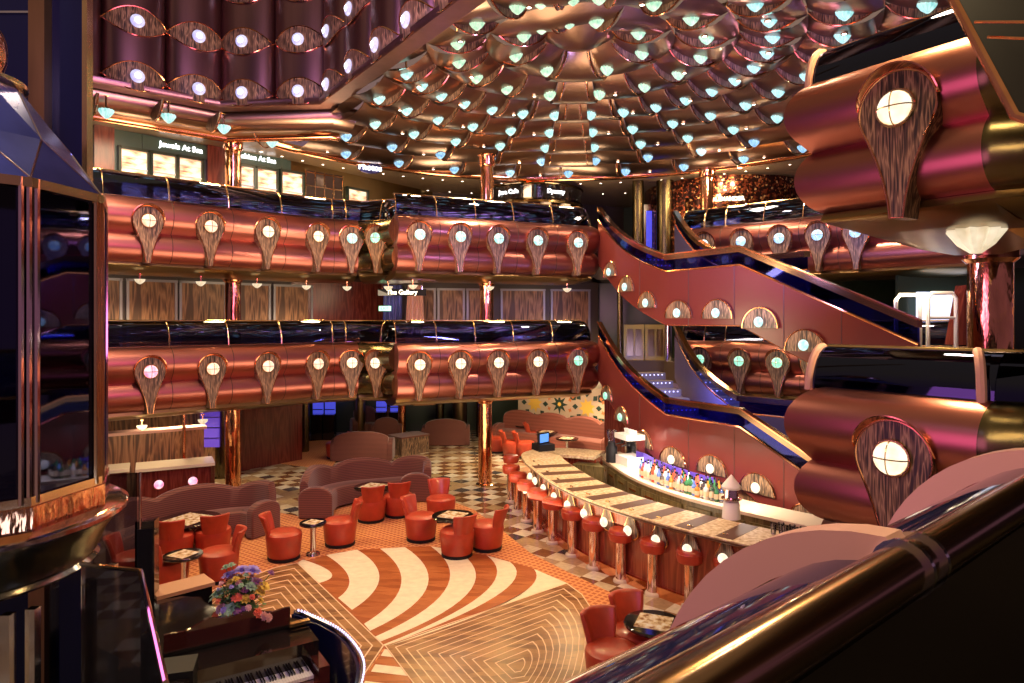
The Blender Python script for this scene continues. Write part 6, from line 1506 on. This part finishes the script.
for z0, z1, R in ((Z1-0.07, Z1, LR+0.04), (Z0-0.02, Z0+0.05, LR+0.03)):
    mb = MB(); mb.prism([pv(i, R) for i in range(NG)], z0, z1); mb.build('ring_frame', 'gold', r, smooth=False)
# faceted roof
mb = MB(); tp = [pv(i, LR+0.02)+(Z1,) for i in range(NG)]; t2_ = [pv(i+0.5, 0.85)+(5.33,) for i in range(NG)]; t3_ = [pv(i, 0.50)+(5.82,) for i in range(NG)]
fs = []
for i in range(NG):
    j = (i+1) % NG; fs += [(i, j, NG+i), (j, NG+j, NG+i), (NG+i, NG+j, 2*NG+j), (NG+i, 2*NG+j, 2*NG+i)]
fs.append(tuple(range(2*NG, 3*NG))); mb.add(tp+t2_+t3_, fs); mb.build('faceted_roof', 'blue_mirror', r, smooth=False)
mb = MB()
for i in range(NG): j = (i+1) % NG; mb.tube([tp[i], t2_[i]], 0.007, 5); mb.tube([tp[j], t2_[i]], 0.007, 5); mb.tube([t2_[i], t3_[j]], 0.007, 5)
mb.build('roof_ribs', 'rose_chrome', r)
mb = MB(); mb.lathe([(0.50, 5.80), (0.54, 5.83), (0.54, 5.86), (0.3, 5.90)], n=32); mb.build('finial_ring', 'gold', r)
mb = MB(); mb.sphere((0, 0, 6.12), 0.40, 24, 16); mb.build('finial_ball', 'copper', r)
# copper skirt and bowl below
mb = MB(); mb.prism([pv(i, LR+0.05) for i in range(NG)], Z0-0.20, Z0-0.02); mb.build('copper_skirt', 'hammered_copper', r, smooth=False)
mb = MB(); mb.lathe([(LR+0.10, Z0-0.20), (LR+0.16, Z0-0.23), (LR+0.16, Z0-0.26), (LR+0.10, Z0-0.30)], n=40); mb.build('skirt_ring', 'rose_chrome', r)
mb = MB(); mb.lathe([(LR+0.10, Z0-0.30), (1.12, Z0-0.42), (1.05, Z0-0.60), (0.98, Z0-0.66), (0.0, Z0-0.70)], n=40, cap=False); mb.build('underside_bowl', 'olive_metal', r)
mb = MB(); mb.lathe([(1.03, Z0-0.63), (1.06, Z0-0.66), (1.02, Z0-0.69)], n=40, cap=False); mb.build('bowl_ring', 'chrome', r)
mb = MB(); mb.box((-0.3, 0.5, 3.75), (1.2, 0.04, 2.3)); mb.build('back_panel', 'dark_mirror', r, smooth=False)
mb = MB(); mb.lathe([(0.9, Z0-0.02), (0.9, Z0+0.0)], n=30); mb.build('cab_floor', 'rose_chrome', r)
# lift shaft behind the car
r = thing('lift_shaft', 'dark glass lift shaft with bronze mullion rising behind the lift', 'lift shaft', (-6.37, 6.9, 0))
mb = MB()
for (x0, x1) in ((-2.0, 1.58), (1.74, 2.08)): mb.box(((x0+x1)/2, 0, 6.5), (x1-x0, 0.05, 13))
mb.build('glass_panel', 'dark_mirror', r, smooth=False)
mb = MB(); mb.box((1.66, -0.06, 6.5), (0.16, 0.16, 13)); 
noisy_metal('copper_dull', (0.50, 0.28, 0.16), 0.3, 0.2, (1, 1, 0.2), 4)
mb = MB(); mb.box((1.66, -0.06, 6.5), (0.16, 0.16, 13)); mb.build('mullion', 'copper_dull', r, smooth=False)
mb = MB(); mb.box((2.10, -0.03, 6.5), (0.05, 0.10, 13)); mb.build('edge_mullion', 'gold', r, smooth=False)
for z in (2.8, 5.9, 7.0): mb = MB(); mb.box((-0.2, -0.04, z), (3.6, 0.03, 0.02)); mb.build('transom', 'chrome', r, smooth=False)
# guide posts below the lift and glass guards
for i, (x, Dp) in enumerate([(8, 4.9), (33, 5.0), (112, 5.9)]):
    r = thing('guide_post', 'pale vertical guide post under the lift, %s from left' % ORD[i], 'post', ((x-512)/F*Dp, Dp, 0), 0, 'guide posts under the lift')
    mb = MB(); mb.box((0, 0, 0.9), (0.07, 0.07, 1.8)); mb.build('shaft', 'chrome', r, smooth=False); mb = MB(); mb.box((0, 0, 0.02), (0.14, 0.14, 0.04)); mb.build('foot', 'chrome', r, smooth=False)
r = thing('glass_guard', 'clear glass guard around the lift pit with silver top rails', 'glass guard', (-2.8, 5.1, 0)); ox, oy, _ = r.location
gpts = [(-3.25, 5.15, 2.07), (-2.72, 5.0, 2.07), (-1.75, 3.45, 2.07)]
for i in range(2):
    a, b = gpts[i], gpts[i+1]; mb = MB(); mb.add([(a[0]-ox, a[1]-oy, 0.0), (b[0]-ox, b[1]-oy, 0.0), (b[0]-ox, b[1]-oy, b[2]), (a[0]-ox, a[1]-oy, a[2]), (a[0]-ox, a[1]+0.012-oy, 0.0), (b[0]-ox, b[1]+0.012-oy, 0.0), (b[0]-ox, b[1]+0.012-oy, b[2]), (a[0]-ox, a[1]+0.012-oy, a[2])], [(0, 1, 2, 3), (7, 6, 5, 4), (0, 4, 5, 1), (3, 2, 6, 7), (0, 3, 7, 4), (1, 5, 6, 2)]); mb.build('glass_pane', 'clear_glass', r, smooth=False)
mb = MB(); mb.tube([(p[0]-ox, p[1]-oy, p[2]) for p in gpts], 0.018, 8); mb.build('top_rail', 'rose_chrome', r)
r = thing('glass_screen', 'tall clear glass screen beside the lift in front of left sofa', 'glass screen', (-3.98, 6.9, 0)); ox, oy, _ = r.location
mb = MB(); mb.box((-0.33, 0.12, 1.15), (0.8, 0.015, 2.3), 0.5); mb.build('glass_pane', 'clear_glass', r, smooth=False)
mb = MB(); mb.tube([(0.05, 0.32, 0), (0.05, 0.32, 2.3)], 0.014); mb.build('edge_strip', 'rose_chrome', r)
mb = MB(); mb.prism([(-7, 3.5), (-2.7, 3.5), (-2.7, 5.2), (-3.5, 6.4), (-7, 6.6)], 0.0, 0.02); trim(mb, 'black_gloss', 'dark floor of the lift pit')

# ------------------------------------------------------------------ foreground balustrade beside the camera
R0 = Vector((-0.55, 0.28)); R1 = Vector((2.6, 3.04))
HR = 3.46
def ray(x, y, z=None, D=None):
    if z is not None: return Vector(W(x, y, z))
    return Vector(((x-512)/F*D, D, EYE+(HY-y)*D/F))
q0 = ray(760, 655, z=HR); q1 = ray(985, 520, z=HR)
dr = (q1-q0); dr.z = 0; dr.normalize(); no = Vector((-dr.y, dr.x, 0))       # outward = towards the atrium (up-left)
print('rail', q0, q1, dr)
r = thing('foreground_balustrade', 'near bronze handrail with dark curved glass and pink ribs at bottom right', 'balustrade', (q0.x, q0.y, HR)); O = Vector(r.location)
mb = MB(); mb.tube([q0-dr*2.5-O, q0-O, q1-O, q1+dr*6-O], 0.045, 20); mb.build('handrail', 'dark_bronze_rail', r)
cl = ray(900, 562, z=HR); s_c = (cl-q0).dot(dr)
for off in (s_c, s_c+1.25):
    c_ = q0+dr*off; mb = MB()
    for s_ in (-0.035, 0.035): mb.tube([c_+dr*(s_-0.006)-O, c_+dr*(s_+0.006)-O], 0.053, 20)
    mb.build('clamp', 'chrome', r)
def gcurve(n=14, e=0.0):
    return [(0.03+(0.40+e*2.6)*math.sin(PI/2*i/n)**1.0, (0.0+e)-0.60*(1-math.cos(PI/2*i/n))) for i in range(n+1)]
pth = [q0-dr*2.5, q0+dr*8]
def profsweep(name, prof, a, b, mat):
    mb = MB(); vs = []; k = len(prof)
    for s_ in (a, b):
        for o_, z_ in prof: p = q0+dr*s_+no*o_; vs.append((p.x-O.x, p.y-O.y, HR+z_-O.z))
    mb.add(vs, [(j, (j+1) % k, k+(j+1) % k, k+j) for j in range(k)]+[tuple(range(k)), tuple(range(2*k-1, k-1, -1))]); return mb.build(name, mat, r)
gc = gcurve()
for a, b in ((-2.5, s_c-0.03), (s_c+0.03, s_c+1.22), (s_c+1.28, 8)):
    profsweep('glass_panel', gc+[(o_-0.015, z_-0.012) for o_, z_ in reversed(gc)], a, b, 'fore_glass')
gr = gcurve(14, 0.05)
for off in (s_c-0.0, s_c+1.25):
    profsweep('rib', gr+[(o_-0.06, z_-0.05) for o_, z_ in reversed(gr)], off-0.035, off+0.035, 'rib_pink')
mb = MB(); mb.tube([q0+dr*-2.5+no*0.44-Vector((0, 0, 0.6))-O, q0+dr*8+no*0.44-Vector((0, 0, 0.6))-O], 0.02, 8); mb.build('base_rail', 'gold', r)
profsweep('inner_glass', [(-0.02, -0.05), (0.0, -0.05), (0.0, -0.95), (-0.02, -0.95)], -2.5, 8, 'fore_inner')

# deck floor under the camera, bulkhead above and walls to the right
a = q0-dr*2.5-no*0.05; b = q0+dr*4.3-no*0.05
mb = MB(); mb.prism([(a.x, a.y), (4.0, -4.0), (9, 0), (9, 4.2), (5.6, 4.2), (b.x, b.y)], 2.45, 2.8); struct(mb, 'floor_middle', 'fore_inner', 'dark floor of the middle deck beside the camera', 'floor', smooth=False)
c3 = [ray(938, -30, D=4.3), ray(1016, 116, D=3.9), ray(1120, 150, D=3.4), ray(1300, -40, D=3.4)]
mb = MB(); mb.add([tuple(p) for p in c3]+[(p.x+0.2, p.y+0.3, p.z+0.5) for p in c3], [(0, 1, 2, 3), (7, 6, 5, 4), (0, 4, 5, 1), (1, 5, 6, 2), (2, 6, 7, 3), (3, 7, 4, 0)]); trim(mb, 'olive_dark', 'dark slanting bulkhead at top right corner')
mb = MB(); mb.tube([c3[0], c3[1], c3[2]], 0.03, 8); trim(mb, 'copper', 'copper edge of the slanting bulkhead')
p4 = [ray(975, 22, D=3.75), ray(1060, 22, D=3.3)]; mb = MB(); mb.tube(p4, 0.008, 6); trim(mb, 'copper', 'thin copper joint on the bulkhead')
p4 = [ray(988, 37, D=3.72), ray(1060, 40, D=3.3)]; mb = MB(); mb.tube(p4, 0.008, 6); trim(mb, 'copper', 'second thin copper joint on the bulkhead')
Dw = 14.0
mb = MB(); mb.box(((940-512)/F*Dw, Dw, EYE+13*Dw/F), (0.95, 0.06, 0.66)); o = struct(mb, 'window_1', 'window_glow', 'bright daylight window at far right of the middle deck', 'window')
mb = MB(); mb.box((10.5, 14.2, 3.9), (5.0, 0.1, 2.2)); struct(mb, 'wall_right', 'dark_green', 'dark green wall round the bright window', 'wall')
mb = MB(); mb.box((8.6, 10.3, 3.9), (2.0, 0.2, 2.3), 0.3); struct(mb, 'wall_right_wood', 'tan_wall', 'orange brown wood wall at right edge', 'wall')
mb = MB(); vs_ = [((955, 345), 12.5), ((973, 345), 12.5), ((983, 285), 12.5), ((966, 285), 12.5)]; pp = [ray(x, y, D=d_) for (x, y), d_ in vs_]
mb.add([tuple(p) for p in pp]+[(p.x, p.y+0.3, p.z) for p in pp], [(0, 1, 2, 3), (7, 6, 5, 4), (0, 4, 5, 1), (1, 5, 6, 2), (2, 6, 7, 3), (3, 7, 4, 0)]); trim(mb, 'maroon_wood', 'slanting maroon pier between window and pillar')
for i, (x0, x1, y0, y1) in enumerate([(896, 920, 295, 340), (928, 956, 293, 340)]):
    Dg = 10.5; xa, xb = (x0-512)/F*Dg, (x1-512)/F*Dg; za, zb = EYE+(HY-y0)*Dg/F, EYE+(HY-y1)*Dg/F
    g = thing('safety_gate', 'white tubular gate frame before the bright window, %s' % ('left one' if i == 0 else 'right one'), 'gate', (xa, Dg, D2), 0, 'white tubular gates')
    wd = xb-xa; zt = za-D2; mb = MB(); mb.tube([(0, 0, 0), (0, 0, zt-0.08), (0.06, 0, zt), (wd-0.06, 0, zt), (wd, 0, zt-0.08), (wd, 0, 0)], 0.03, 8); mb.build('hoop', 'coat_white', g)
    mb = MB(); mb.tube([(0, 0, zt-0.38), (wd, 0, zt-0.38)], 0.022, 8); mb.build('crossbar', 'coat_white', g)
p = ray(976, 236, D=5.9); g = thing('hanging_bowl_lamp', 'large pale cream green bowl lamp beside thick pillar under near right balcony', 'lamp', tuple(p))
b = cup_mesh().build('glass_bowl', 'lamp_cream', g, smooth=False); b.scale = (1.7, 1.7, 1.5)
mb = MB(); mb.lathe([(0.03, 0.1), (0.03, 0.32)], n=10); mb.build('stem', 'copper', g)
